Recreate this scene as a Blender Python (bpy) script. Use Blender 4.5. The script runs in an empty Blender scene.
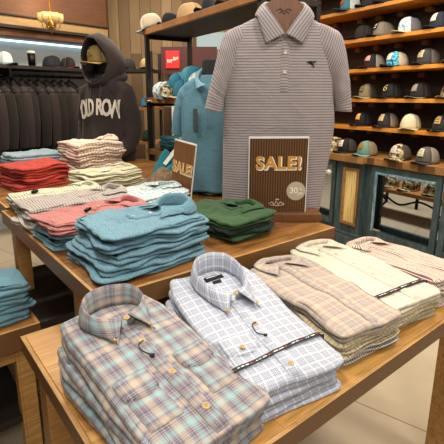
import bpy, bmesh, math, random
from mathutils import Vector, Matrix, noise
from mathutils.bvhtree import BVHTree
PI = math.pi
C = bpy.context.scene.collection
SC = bpy.context.scene

# ------------------------------------------------------------------ camera
cd = bpy.data.cameras.new('camera'); cam = bpy.data.objects.new('camera', cd); C.objects.link(cam)
cam.location = (0, 0, 1.43)
cam.rotation_euler = (PI/2 - math.atan(101/420), 0, 0)
cd.sensor_width = 36; cd.lens = 36*420/444
cd.shift_x = 7.5/444; cd.shift_y = -24/444
cd.clip_start = .02
SC.camera = cam
# ------------------------------------------------------------------ world, exposure
w = bpy.data.worlds.new('world'); SC.world = w; w.use_nodes = True
w.node_tree.nodes['Background'].inputs[0].default_value = (.75, .8, 1, 1)
w.node_tree.nodes['Background'].inputs[1].default_value = .03
SC.view_settings.view_transform = 'Standard'; SC.view_settings.look = 'None'
SC.view_settings.gamma = 1; SC.view_settings.use_curve_mapping = False
SC.view_settings.exposure = .62

def area(name, loc, size, power, col, rot=(0, 0, 0), size_y=None):
    l = bpy.data.lights.new(name, 'AREA'); l.energy = power; l.color = col; l.size = size
    if size_y: l.shape = 'RECTANGLE'; l.size_y = size_y
    o = bpy.data.objects.new(name, l); o.location = loc; o.rotation_euler = rot; C.objects.link(o); return o
WARM = (1, .86, .68); NEU = (1, .95, .88)
area('ceiling_or_fill_light', (-.35, .25, 3.0), .3, 16, NEU)
area('ceiling_or_fill_light', (.9, 1.0, 3.0), .3, 12, NEU)
area('ceiling_or_fill_light', (-1.0, 1.7, 3.0), .3, 22, NEU)
area('ceiling_or_fill_light', (.25, 2.4, 3.0), .3, 11, WARM)
area('ceiling_or_fill_light', (.95, 2.9, 3.0), .35, 26, WARM)
area('ceiling_or_fill_light', (2.1, .3, 3.0), .35, 20, NEU)  # added lamp, brightens the floor and table end at front right
area('ceiling_or_fill_light', (1.7, 2.4, 3.0), .35, 18, WARM)
area('ceiling_or_fill_light', (-1.55, 3.5, 3.0), .3, 22, WARM)
area('ceiling_or_fill_light', (-.45, 4.4, 3.0), .35, 28, WARM)
area('ceiling_or_fill_light', (2.4, 5.4, 3.0), .8, 60, NEU)
area('ceiling_or_fill_light', (.3, -1.4, 2.75), .7, 24, NEU, (math.radians(48), 0, 0))  # added fill behind the camera, tilted forward to lift the front faces

# ------------------------------------------------------------------ helpers
def lin(c):
    if isinstance(c, str):
        c = c.lstrip('#'); c = [int(c[i:i+2], 16)/255 for i in (0, 2, 4)]
    return tuple(x/12.92 if x <= .04045 else ((x+.055)/1.055)**2.4 for x in c) + (1,)

class NT:
    def __init__(s, name, rough=.8, metal=0, spec=None):
        s.m = bpy.data.materials.new(name); s.m.use_nodes = True
        s.t = s.m.node_tree; s.n = s.t.nodes; s.l = s.t.links
        s.b = s.n['Principled BSDF']; s.b.inputs['Roughness'].default_value = rough
        s.b.inputs['Metallic'].default_value = metal
        if spec is not None: s.b.inputs['Specular IOR Level'].default_value = spec
    def node(s, typ, **kw):
        n = s.n.new(typ)
        for k, v in kw.items(): setattr(n, k, v)
        return n
    def val(s, sock, v):
        if hasattr(v, 'is_output') or isinstance(v, bpy.types.NodeSocket): s.l.new(v, sock)
        else: sock.default_value = v
    def math(s, op, a, b=0.0):
        n = s.node('ShaderNodeMath', operation=op); s.val(n.inputs[0], a); s.val(n.inputs[1], b); return n.outputs[0]
    def noise(s, vec, scale, detail=3, rough=.5, dist=0):
        n = s.node('ShaderNodeTexNoise'); n.inputs['Scale'].default_value = scale
        n.inputs['Detail'].default_value = detail; n.inputs['Roughness'].default_value = rough
        n.inputs['Distortion'].default_value = dist
        if vec: s.l.new(vec, n.inputs['Vector'])
        return n.outputs['Fac']
    def ramp(s, fac, stops, interp='LINEAR'):
        n = s.node('ShaderNodeValToRGB'); r = n.color_ramp; r.interpolation = interp
        while len(r.elements) < len(stops): r.elements.new(.5)
        for e, (p, c) in zip(r.elements, stops): e.position = p; e.color = lin(c)
        s.l.new(fac, n.inputs['Fac']); return n.outputs['Color']
    def mix(s, fac, a, b, mode='MIX'):
        n = s.node('ShaderNodeMix', data_type='RGBA', blend_type=mode)
        s.val(n.inputs[0], fac); s.val(n.inputs[6], a); s.val(n.inputs[7], b); return n.outputs[2]
    def map(s, vec, sc=(1, 1, 1), rot=(0, 0, 0), loc=(0, 0, 0)):
        n = s.node('ShaderNodeMapping'); n.inputs['Scale'].default_value = sc
        n.inputs['Rotation'].default_value = rot; n.inputs['Location'].default_value = loc
        s.l.new(vec, n.inputs['Vector']); return n.outputs[0]
    def coord(s, which='Object'):
        return s.node('ShaderNodeTexCoord').outputs[which]
    def bump(s, h, strength=.3, dist=.001):
        n = s.node('ShaderNodeBump'); n.inputs['Strength'].default_value = strength
        n.inputs['Distance'].default_value = dist; s.l.new(h, n.inputs['Height'])
        s.l.new(n.outputs[0], s.b.inputs['Normal'])
    def crease(s, uv, fine, k=1.0):
        big = s.noise(s.map(uv, sc=(1, 1.6, 1)), 11, 4, .55, 1.2)
        h = s.math('ADD', s.math('MULTIPLY', big, .012*k), s.math('MULTIPLY', fine, .0007))
        n = s.node('ShaderNodeBump'); n.inputs['Strength'].default_value = 1.0; n.inputs['Distance'].default_value = 1.0
        s.l.new(h, n.inputs['Height']); s.l.new(n.outputs[0], s.b.inputs['Normal'])
    def color(s, c): s.val(s.b.inputs['Base Color'], c)

def plain(name, c, rough=.6, metal=0, emit=0, bump=0, var=.12):
    t = NT(name, rough, metal); co = t.coord()
    col = t.mix(t.noise(co, 30), lin(c), tuple(x*(1-var) for x in lin(c)[:3]) + (1,))
    t.color(col)
    if bump: t.bump(t.noise(co, 200), bump, .001)
    if emit:
        t.b.inputs['Emission Color'].default_value = lin(c); t.b.inputs['Emission Strength'].default_value = emit
    return t.m

def wood(name, c1, c2, dark, plank=.07, length=.5, axis=0, grain=1.0, rough=.45, joints=.35, tone=1.0):
    """butcher block / plank: boards run along axis, each its own tone, with grain"""
    t = NT(name, rough); co = t.coord()
    if axis == 1: co = t.map(co, rot=(0, 0, PI/2))
    if axis == 2: co = t.map(co, rot=(0, PI/2, 0))
    br = t.node('ShaderNodeTexBrick'); t.l.new(co, br.inputs['Vector'])
    br.offset = .37; br.inputs['Scale'].default_value = 1
    br.inputs['Brick Width'].default_value = length; br.inputs['Row Height'].default_value = plank
    br.inputs['Mortar Size'].default_value = .0006; br.inputs['Bias'].default_value = 0
    br.inputs['Color1'].default_value = lin(c1); br.inputs['Color2'].default_value = lin(c2)
    br.inputs['Mortar'].default_value = lin(dark)
    g = t.noise(t.map(co, sc=(4, 70, 70)), 1.0, 8, .7, 1.0)
    g2 = t.noise(t.map(co, sc=(2.5, 12, 12)), 1.2, 5, .6, 2.5)
    col = t.mix(t.math('MULTIPLY', t.ramp(g, [(.38, '#000000'), (.66, '#ffffff')]), .6*grain), br.outputs['Color'], lin(dark))
    col = t.mix(t.math('MULTIPLY', t.ramp(g2, [(.45, '#000000'), (.7, '#ffffff')]), joints), col, lin(dark))
    t.color(col); t.bump(g, .25, .001)
    return t.m

def stops_from(bands, base):
    """bands: (start, width, colour) in 0..1 -> constant ramp stops"""
    out = [(0, base)]
    for s_, w_, c_ in sorted(bands):
        out.append((s_, c_)); out.append((s_+w_, base))
    return out

def check(name, base, ub, vb, per, soft=False, heather=.15, warp=.004, mixf=.5, rough=.9, off=(0, 0), per_v=None, weave=900, creases=.45):
    """woven check: warp bands ub across U, weft bands vb across V"""
    t = NT(name, rough, spec=.2); uv = t.coord('UV')
    nz = t.node('ShaderNodeTexNoise'); nz.inputs['Scale'].default_value = 9; t.l.new(uv, nz.inputs['Vector'])
    sub = t.node('ShaderNodeVectorMath', operation='SUBTRACT'); t.l.new(nz.outputs['Color'], sub.inputs[0]); sub.inputs[1].default_value = (.5, .5, .5)
    sc = t.node('ShaderNodeVectorMath', operation='SCALE'); t.l.new(sub.outputs[0], sc.inputs[0]); sc.inputs['Scale'].default_value = warp
    ad = t.node('ShaderNodeVectorMath', operation='ADD'); t.l.new(uv, ad.inputs[0]); t.l.new(sc.outputs[0], ad.inputs[1])
    sp = t.node('ShaderNodeSeparateXYZ'); t.l.new(ad.outputs[0], sp.inputs[0])
    def dirn(sock, bands, p, o):
        f = t.math('FRACT', t.math('ADD', t.math('MULTIPLY', sock, 1/p), 10+o))
        st = stops_from(bands, base)
        if soft:
            st = [(0, base)] + [(s_+w_/2, c_) for s_, w_, c_ in sorted(bands)] + [(1, base)]
        return t.ramp(f, st, 'B_SPLINE' if soft else 'CONSTANT')
    a = dirn(sp.outputs[0], ub, per, off[0]); b = dirn(sp.outputs[1], vb, per_v or per, off[1])
    mode = 'MULTIPLY' if mixf == 'mul' else 'MIX'
    col = t.mix(1.0 if mixf == 'mul' else mixf, a, b, mode)
    h = t.noise(uv, weave*.6, 2, .7)
    col = t.mix(t.math('MULTIPLY', h, heather*2), col, t.mix(.6, col, (0, 0, 0, 1)))
    t.color(col); t.crease(uv, t.noise(uv, weave, 2), creases)
    t.b.inputs['Sheen Weight'].default_value = .12
    return t.m

def knit(name, c, c2=None, amount=.5, scale=420, rough=.92, sheen=.1, creases=1.0):
    t = NT(name, rough, spec=.2); uv = t.coord('UV')
    n1 = t.noise(uv, scale, 3, .7)
    n2 = t.noise(t.map(uv, sc=(1, 6, 1)), 60, 3, .6)
    c2 = c2 or c
    f = t.math('MULTIPLY', t.ramp(n1, [(.38, '#000000'), (.62, '#ffffff')]), amount)
    col = t.mix(f, lin(c), lin(c2)); col = t.mix(t.math('MULTIPLY', n2, .25), col, t.mix(.5, col, (0, 0, 0, 1)))
    t.color(col); t.crease(uv, n1, creases); t.b.inputs['Sheen Weight'].default_value = sheen
    return t.m

def camo(name, cols, scale=25):
    t = NT(name, .85); co = t.coord()
    n = t.noise(co, scale, 2, .5, .5)
    k = len(cols); t.color(t.ramp(n, [(0 if i == 0 else .35+.3*i/k, c) for i, c in enumerate(cols)], 'CONSTANT')); return t.m

def obj(name, bm, mat, parent=None, smooth=True, loc=None, uv=True):
    me = bpy.data.meshes.new(name); bm.normal_update(); bm.to_mesh(me); bm.free()
    if smooth:
        for p in me.polygons: p.use_smooth = True
    o = bpy.data.objects.new(name, me); C.objects.link(o)
    if mat: me.materials.append(mat)
    if parent: o.parent = parent
    if loc: o.location = loc
    return o
def tag(o, label=None, cat=None, group=None, kind=None):
    if label: o['label'] = label
    if cat: o['category'] = cat
    if group: o['group'] = group
    if kind: o['kind'] = kind
    return o
def thing(name, label, cat, loc=(0, 0, 0), rz=0, group=None):
    o = bpy.data.objects.new(name, None); C.objects.link(o); o.empty_display_size = .05
    o.location = loc; o.rotation_euler = (0, 0, rz); return tag(o, label, cat, group)
def box(bm, lo, hi, bev=0.0, M=None):
    vs = [bm.verts.new((x, y, z)) for x in (lo[0], hi[0]) for y in (lo[1], hi[1]) for z in (lo[2], hi[2])]
    fs = [bm.faces.new([vs[i] for i in f]) for f in ((0, 1, 3, 2), (4, 6, 7, 5), (0, 4, 5, 1), (2, 3, 7, 6), (0, 2, 6, 4), (1, 5, 7, 3))]
    if bev:
        es = list({e for f in fs for e in f.edges})
        r = bmesh.ops.bevel(bm, geom=es, offset=bev, segments=2, affect='EDGES', profile=.6)
        vs = list({v for f in r['faces'] for v in f.verts} | {v for v in vs if v.is_valid})
    if M is not None:
        for v in vs: v.co = M @ v.co
    return vs
def boxes(name, lst, mat, parent=None, bev=.003, smooth=False):
    bm = bmesh.new()
    for lo, hi in lst: box(bm, lo, hi, bev)
    return obj(name, bm, mat, parent, smooth)
def frames(pts):
    out = []
    up = Vector((0, 0, 1))
    for i, p in enumerate(pts):
        a = pts[max(i-1, 0)]; b = pts[min(i+1, len(pts)-1)]
        t = (Vector(b)-Vector(a)).normalized()
        ref = up if abs(t.z) < .9 else Vector((0, 1, 0))
        x = t.cross(ref).normalized(); y = x.cross(t).normalized(); out.append((x, y))
    return out
def tube(bm, pts, rad, seg=12, cap=True, uvl=None, ry=None):
    fr = frames(pts); rings = []
    if not hasattr(rad, '__len__'): rad = [rad]*len(pts)
    if ry is None: ry = rad
    for p, (x, y), r, r2 in zip(pts, fr, rad, ry):
        rings.append([bm.verts.new(Vector(p) + x*r*math.cos(2*PI*k/seg) + y*r2*math.sin(2*PI*k/seg)) for k in range(seg)])
    L = [0]
    for i in range(1, len(pts)): L.append(L[-1]+(Vector(pts[i])-Vector(pts[i-1])).length)
    for i in range(len(rings)-1):
        for k in range(seg):
            f = bm.faces.new((rings[i][k], rings[i][(k+1) % seg], rings[i+1][(k+1) % seg], rings[i+1][k]))
            if uvl:
                us = [(k, i), (k+1, i), (k+1, i+1), (k, i+1)]
                for lp, (a, b) in zip(f.loops, us): lp[uvl].uv = (a/seg*2*PI*rad[i], L[b])
    if cap:
        bm.faces.new(rings[0][::-1]); bm.faces.new(rings[-1])
    return rings
def catmull(P, n=6):
    P = [Vector(p) for p in P]; out = []
    for i in range(len(P)-1):
        p0, p1, p2, p3 = P[max(i-1, 0)], P[i], P[i+1], P[min(i+2, len(P)-1)]
        for k in range(n):
            t = k/n
            out.append(.5*((2*p1)+(p2-p0)*t+(2*p0-5*p1+4*p2-p3)*t*t+(3*p1-p0-3*p2+p3)*t**3))
    out.append(P[-1]); return out
def lathe(bm, prof, seg=24, M=None):
    rings = []
    for r, z in prof:
        if r < 1e-6:
            v = bm.verts.new((0, 0, z)); rings.append([v]*seg)
        else: rings.append([bm.verts.new((r*math.cos(2*PI*k/seg), r*math.sin(2*PI*k/seg), z)) for k in range(seg)])
    for a, b in zip(rings, rings[1:]):
        for k in range(seg):
            q = []
            for v in (a[k], a[(k+1) % seg], b[(k+1) % seg], b[k]):
                if v not in q: q.append(v)
            if len(q) >= 3: bm.faces.new(q)
    if M is not None:
        for v in {v for r in rings for v in r}: v.co = M @ v.co
def solid(o, th, off=0):
    m = o.modifiers.new('solid', 'SOLIDIFY'); m.thickness = th; m.offset = off; return o
def subsurf(o, n=1):
    m = o.modifiers.new('sub', 'SUBSURF'); m.levels = n; m.render_levels = n; return o
def text_bm(s, size, bold=0.0, shear=0.0, extrude=.0, space=1.0):
    cu = bpy.data.curves.new('t', 'FONT'); cu.body = s; cu.size = size; cu.offset = bold; cu.shear = shear
    cu.extrude = extrude; cu.align_x = 'CENTER'; cu.align_y = 'CENTER'; cu.space_character = space
    o = bpy.data.objects.new('t', cu); C.objects.link(o)
    me = bpy.data.meshes.new_from_object(o.evaluated_get(bpy.context.evaluated_depsgraph_get()))
    bpy.data.objects.remove(o); bm = bmesh.new(); bm.from_mesh(me); bpy.data.meshes.remove(me); return bm
def noi(x, y, z=0): return noise.noise(Vector((x, y, z)))
def sm(t): t = max(0, min(1, t)); return t*t*(3-2*t)
ORD = ['top', 'second from top', 'third from top', 'fourth from top', 'fifth from top', 'sixth from top', 'seventh from top']
NTH = ['first', 'second', 'third', 'fourth', 'fifth', 'sixth', 'seventh', 'eighth', 'ninth', 'tenth', 'eleventh', 'twelfth', 'thirteenth', 'fourteenth']

# ------------------------------------------------------------------ materials
M_oak = wood('honey_wood', '#a87238', '#7e4e24', '#40240e', .06, .5, 0, .9, .4, .5)
M_oak_light = wood('light_honey_wood', '#cf9c54', '#b47c3c', '#7a4c1e', .065, .55, 0, .8, .4, .45)
M_edge = wood('wood_edge', '#cf9d58', '#ab7a42', '#6b4824', .1, .6, 0, 1, .45, .4)
M_edgey = wood('wood_edge_cross', '#cf9d58', '#ab7a42', '#6b4824', .1, .6, 1, 1, .45, .4)
M_shelf = wood('shelf_wood', '#d8922e', '#c88226', '#8a5414', .2, 1.2, 1, .8, .5, .3)
M_rackwood = wood('rack_wood', '#b87c3c', '#9c662e', '#4a2c12', .2, 1.2, 1, .8, .5, .3)
M_counter = wood('counter_wood', '#b5854c', '#9a6c3c', '#5c3c20', .14, 1.0, 1, 1, .55, .5)
M_black = plain('black_metal', '#14110f', .4, .6)
M_darkwood = plain('dark_stained_wood', '#1d120c', .6, 0, bump=.1)
M_darkback = plain('dark_back_panel', '#2a1a10', .7)
M_white = plain('white', '#e8e4da', .5)
M_btn_wood = plain('horn_button', '#b89a62', .35)
M_btn_white = plain('pearl_button', '#cfc7b4', .25)
M_blackfab = plain('black_fabric', '#121113', .85, bump=.2)
M_floor = None

# fabrics
F_plaid = check('madras_plaid', '#9d9594',
    [(.03, .02, '#4b4462'), (.07, .014, '#4b4462'), (.13, .07, '#6c6274'), (.23, .014, '#4b4462'), (.28, .13, '#c4b09a'), (.34, .02, '#dcb083'), (.45, .014, '#544c66'), (.49, .02, '#4b4462'), (.56, .09, '#8fb4b6'), (.60, .014, '#4b4462'), (.70, .05, '#6c6274'), (.78, .014, '#4b4462'), (.86, .1, '#b8a898'), (.90, .02, '#dcb083')],
    [(.02, .014, '#4b4462'), (.06, .06, '#6c6274'), (.14, .014, '#4b4462'), (.18, .014, '#4b4462'), (.25, .10, '#94bcbc'), (.29, .02, '#dcb083'), (.41, .014, '#544c66'), (.45, .03, '#4b4462'), (.51, .014, '#4b4462'), (.56, .06, '#6c6274'), (.66, .12, '#c4b09a'), (.71, .02, '#dcb083'), (.83, .015, '#4b4462'), (.88, .05, '#8fb4b6')],
    .105, mixf=.5, heather=.12)
_w = [(.02, .035, '#70727e'), (.11, .035, '#8a8c98'), (.20, .035, '#8a8c98'), (.29, .035, '#70727e'), (.38, .035, '#f6f6fa'), (.52, .035, '#8a8c98'), (.62, .035, '#8a8c98'), (.72, .035, '#8a8c98'), (.82, .035, '#8a8c98'), (.90, .035, '#f6f6fa')]
F_white = check('white_glen_check', '#bfc3ce', _w, _w, .050, mixf=.5, heather=.08)
_f = [(.02, .10, '#a39a9c'), (.16, .03, '#d6c9b2'), (.24, .10, '#b89a88'), (.38, .03, '#8f8688'), (.46, .14, '#c9bba2'), (.64, .03, '#d6c9b2'), (.70, .10, '#a8928a'), (.86, .04, '#9a9498')]
F_flannel = check('soft_tan_flannel', '#b8aa9c', _f, _f, .062, mixf=.5, heather=.15, warp=.006)
F_yellow = check('cream_yellow_check', '#dcd3be',
    [(.08, .08, '#d2b878'), (.42, .07, '#94929c'), (.72, .06, '#d0bc92'), (.88, .06, '#f6f2e0')],
    [(.08, .08, '#d2b878'), (.42, .07, '#94929c'), (.72, .06, '#d0bc92'), (.88, .06, '#f6f2e0')], .034, mixf=.5, heather=.08)
F_tatter = check('beige_navy_check', '#c9b892', [(.1, .08, '#3c3a40'), (.5, .08, '#75685a'), (.75, .06, '#e7dcc0')],
    [(.1, .08, '#3c3a40'), (.5, .08, '#75685a'), (.75, .06, '#e7dcc0')], .026, mixf=.5, heather=.15)
F_ging = check('grey_gingham', '#e0dcd4', [(.0, .5, '#4c4a50')], [(.0, .5, '#4c4a50')], .008, mixf=.5, heather=.1)
F_tatter2 = check('cream_red_check', '#cdc3a8', [(.1, .08, '#8c3c34'), (.5, .12, '#3c3a40')], [(.1, .08, '#8c3c34'), (.5, .12, '#3c3a40')], .03, mixf=.5)
F_multi = check('orange_navy_stripe', '#ece4d2', [(.05, .14, '#28283a'), (.3, .12, '#c9742c'), (.52, .12, '#5e6c7e'), (.76, .12, '#a5452f')],
    [], .03, mixf=.0, heather=.1)
F_teal = knit('teal_heather_knit', '#537d8e', '#96b6c0', .6, 260)
F_teal2 = knit('light_teal_knit', '#5c8796', '#8eb2bc', .55, 260)
F_tealdeep = knit('polo_teal_knit', '#46707f', '#7ea4b0', .6, 300, creases=.45)
F_green = knit('forest_green_knit', '#33502f', '#506e48', .5, 260)
F_darkgreen = knit('dark_green_knit', '#1a2b22', '#24382c', .4)
F_coral = knit('coral_knit', '#a86460', '#c68e86', .55, 260)
F_red = knit('red_knit', '#a8352a', '#bc4c3a', .4)
F_ltblue = knit('powder_blue_knit', '#8399a2', '#a4b4ba', .5, 260)
F_grstripe = check('grey_pinstripe', '#b0a69c', [], [(.1, .35, '#7c7270')], .011, mixf=1.0, heather=.15)
F_pinkstripe = check('cream_pink_stripe', '#e2d4bf', [], [(.1, .2, '#cf8474')], .022, mixf=1.0, heather=.1)
F_creamstripe = check('cream_olive_stripe', '#cfcab0', [], [(.1, .35, '#8f9078')], .013, mixf=1.0, heather=.1)
F_sage = check('pale_sage_check', '#cfc8a8', [(.1, .25, '#a7a384')], [(.1, .25, '#aeaa8c')], .014, mixf=.5, heather=.1)
F_wgreen = check('white_blue_dot_print', '#c3c9c4', [(.1, .35, '#7f9aa2')], [(.1, .35, '#7f9aa2')], .022, mixf=.5, heather=.1)
F_offwhite = knit('offwhite_knit', '#cdc4b4', '#dcd6c8', .4)
F_greypolo = check('mauve_stripe_knit', '#a69b99', [], [(.10, .26, '#746a6c'), (.58, .16, '#b2a8a5')], .0112, mixf=1.0, heather=.18, warp=.002)
F_charcoal = knit('charcoal_fleece', '#332a29', '#423735', .4, 300, creases=.35)
F_charcoal2 = knit('dark_charcoal_fleece', '#241e1d', '#302827', .4, 300, creases=.35)

# ------------------------------------------------------------------ room shell
t = NT('tile_floor', .35)
co = t.map(t.coord(), rot=(0, 0, .65))
br = t.node('ShaderNodeTexBrick'); t.l.new(co, br.inputs['Vector']); br.offset = 0; br.inputs['Scale'].default_value = 1
br.inputs['Brick Width'].default_value = .9; br.inputs['Row Height'].default_value = .9; br.inputs['Mortar Size'].default_value = .004
br.inputs['Color1'].default_value = lin('#cdbfa6'); br.inputs['Color2'].default_value = lin('#c2b49a'); br.inputs['Mortar'].default_value = lin('#7c705c')
t.color(t.mix(t.math('MULTIPLY', t.noise(co, 6, 6, .65), .6), br.outputs['Color'], lin('#a09078')))
M_floor = t.m
M_ceil = plain('ceiling_paint', '#4a4038', .9)
M_wallp = plain('wall_paint', '#8c8070', .9)
def struct(name, lst, mat, bev=0): return tag(boxes(name, lst, mat, None, bev), kind='structure')
struct('floor', [((-5, -3, -.1), (5.5, 9, 0))], M_floor)
struct('ceiling', [((-5, -3, 3.1), (5.5, 9, 3.2))], M_ceil)
struct('wall_front', [((-5, -3.1, 0), (5.5, -3, 3.1))], M_wallp)
struct('wall_back', [((-5, 9, 0), (5.5, 9.1, 3.1))], M_wallp)
struct('wall_left', [((-5.1, -3, 0), (-5, 9, 3.1))], M_wallp)
struct('wall_right', [((5.5, -3, 0), (5.6, 9, 3.1))], M_wallp)

# plank partition far behind the racks
M_planks = NT('pallet_planks', .7); t = M_planks; co = t.coord()
br = t.node('ShaderNodeTexBrick'); t.l.new(t.map(co, rot=(0, PI/2, 0), sc=(1, 1, 1)), br.inputs['Vector'])
sep = t.node('ShaderNodeSeparateXYZ'); t.l.new(co, sep.inputs[0]); cmb = t.node('ShaderNodeCombineXYZ')
t.l.new(sep.outputs[2], cmb.inputs[0]); t.l.new(sep.outputs[0], cmb.inputs[1]); t.l.new(cmb.outputs[0], br.inputs['Vector'])
br.inputs['Scale'].default_value = 1; br.inputs['Brick Width'].default_value = 1.3; br.inputs['Row Height'].default_value = .13
br.inputs['Mortar Size'].default_value = .004; br.inputs['Mortar'].default_value = lin('#2a1a0e')
br.inputs['Color1'].default_value = lin('#a68c66'); br.inputs['Color2'].default_value = lin('#452a15')
g = t.noise(t.map(co, sc=(40, 40, 3)), 1, 5, .6); t.color(t.mix(t.math('MULTIPLY', g, .8), br.outputs['Color'], lin('#5c452c')))
struct('wall_plank_partition', [((-1.35, 5.5, 0), (.35, 5.58, 3.1))], M_planks.m)

# back-left wall with its lit shelf: local frame, x runs along the wall, y into it
RB = Matrix.Translation((-1.78, 4.47, 0)) @ Matrix.Rotation(math.atan2(.747, .665), 4, 'Z')
def inframe(o, M): o.matrix_world = M; return o
M_litwall = plain('pale_grey_wall', '#c6cdcd', .85)
M_boardA = wood('brown_board', '#6b4020', '#5c3417', '#301a0a', .5, 3, 0, .7, .6, .3)
M_boardB = wood('tan_board', '#a98c5e', '#98794c', '#6b5030', .5, 3, 0, .7, .6, .3)
inframe(struct('wall_back_left', [((-2.6, .42, 0), (.95, .5, 3.1))], M_litwall), RB)
sf = inframe(boxes('soffit', [((-2.6, .14, 2.02), (.93, .42, 2.09)), ((-2.6, .16, 2.15), (.93, .42, 2.2))], M_boardA, None, .002), RB)
sf.name = 'trim_1'; sf['kind'] = 'structure'
o = inframe(boxes('trim_2', [((-2.6, .12, 2.12), (.93, .41, 2.205))], M_boardB, None, .002), RB); o['kind'] = 'structure'
o = inframe(boxes('trim_3', [((-2.6, .10, 2.09), (.93, .41, 2.12)), ((-2.6, .10, 2.205), (.93, .41, 2.22))], M_darkwood, None, .002), RB); o['kind'] = 'structure'
o = inframe(boxes('trim_4', [((-2.6, .13, 2.22), (.93, .41, 3.09))], M_boardA, None, .002), RB); o['kind'] = 'structure'
M_led = plain('led_diffuser', '#cfeaf5', .5, emit=1.5)
o = inframe(boxes('led_strip', [((-2.6, .37, 1.995), (.92, .4, 2.012))], M_led, None, .002), RB)
tag(o, 'pale cyan glowing light strip under the brown soffit boards above the hoodie shelf', 'light strip')

# ------------------------------------------------------------------ tables (frame: x along e1, y along e2)
ANG = math.atan2(.618, .786)
E1 = Vector((.786, .618, 0)); E2 = Vector((-.618, .786, 0))
def W(a, b, z=0): v = E1*a+E2*b; return Vector((v.x, v.y, z))
ZF, ZU, ZL = .75, .91, .62
def table(name, label, a0, a1, b0, b1, z, th, mt, legs=True, leg=.07, inset=.03, insy=None, apron=True):
    insy = insy or inset
    T = thing(name, label, 'table', W(a0, b0, 0), ANG)
    X, Y = a1-a0, b1-b0
    boxes('tabletop', [((.012, .012, z-th), (X-.012, Y-.012, z))], mt, T, .002)
    boxes('edge_board', [((0, 0, z-th), (X, .012, z-.0005)), ((0, Y-.012, z-th), (X, Y, z-.0005))], M_edge, T, .002)
    boxes('edge_board', [((0, .012, z-th), (.012, Y-.012, z-.0005)), ((X-.012, .012, z-th), (X, Y-.012, z-.0005))], M_edgey, T, .002)
    if apron:
        boxes('apron', [((inset+.02, inset+.02, z-th-.07), (X-inset-.02, inset+.045, z-th)), ((inset+.02, Y-inset-.045, z-th-.07), (X-inset-.02, Y-inset-.02, z-th)),
                        ((inset+.02, inset+.045, z-th-.07), (inset+.045, Y-inset-.045, z-th)), ((X-inset-.045, inset+.045, z-th-.07), (X-inset-.02, Y-inset-.045, z-th))], M_edge, T, .002)
    if legs:
        for x in (inset, X-inset-leg):
            for y in (insy, Y-inset-leg):
                boxes('leg', [((x, y, 0), (x+leg, y+leg, z-th))], M_edge, T, .004)
    return T
table('display_table', 'light honey butcher block table in front holding the plaid and checked dress shirts', .232, 1.63, .485, 1.215, ZF, .05, M_oak_light, inset=.03)
T = table('display_table', 'raised honey wood table behind, carrying the teal polo stack and the large sale sign', .39, 1.41, .99, 2.12, ZU, .06, M_oak, leg=.06, insy=.24, apron=False)
table('display_table', 'wooden table at the back under the pink striped and red shirt stacks', .42, 1.75, 2.17, 3.25, ZU, .06, M_oak, leg=.06)
T = table('display_table', 'low wooden table at the far left below the raised table with light teal stack', -.7, .36, 1.50, 2.35, ZL, .085, M_oak, leg=.06)
boxes('side_shelf', [((1.06, .02, .50), (1.72, .82, .52)), ((1.06, 0, .50), (1.24, .02, .62))], M_darkwood, T, .003)
boxes('lower_shelf', [((.05, .05, .2), (1.0, .8, .23))], M_darkwood, T, .003)

# ------------------------------------------------------------------ folded shirts
def rounded_rect(Wd, L, r, n):
    hw, hl = Wd/2-r, L/2-r
    segs = [('l', (hw, -hl), (hw, hl), (1, 0)), ('a', (hw, hl), 0), ('l', (hw, hl), (-hw, hl), (0, 1)), ('a', (-hw, hl), 90),
            ('l', (-hw, hl), (-hw, -hl), (-1, 0)), ('a', (-hw, -hl), 180), ('l', (-hw, -hl), (hw, -hl), (0, -1)), ('a', (hw, -hl), 270)]
    out = []
    for s in segs:
        if s[0] == 'l':
            ln = 2*hl if s[3][0] else 2*hw; k = max(4, int(n*ln/(4*(hw+hl))))
            for i in range(k):
                u = i/k; p = (s[1][0]+(s[2][0]-s[1][0])*u, s[1][1]+(s[2][1]-s[1][1])*u)
                out.append(((p[0]+s[3][0]*r, p[1]+s[3][1]*r), s[3]))
        else:
            for i in range(4):
                a = math.radians(s[2]+90*i/4); out.append(((s[1][0]+r*math.cos(a), s[1][1]+r*math.sin(a)), (math.cos(a), math.sin(a))))
    return out
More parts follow.
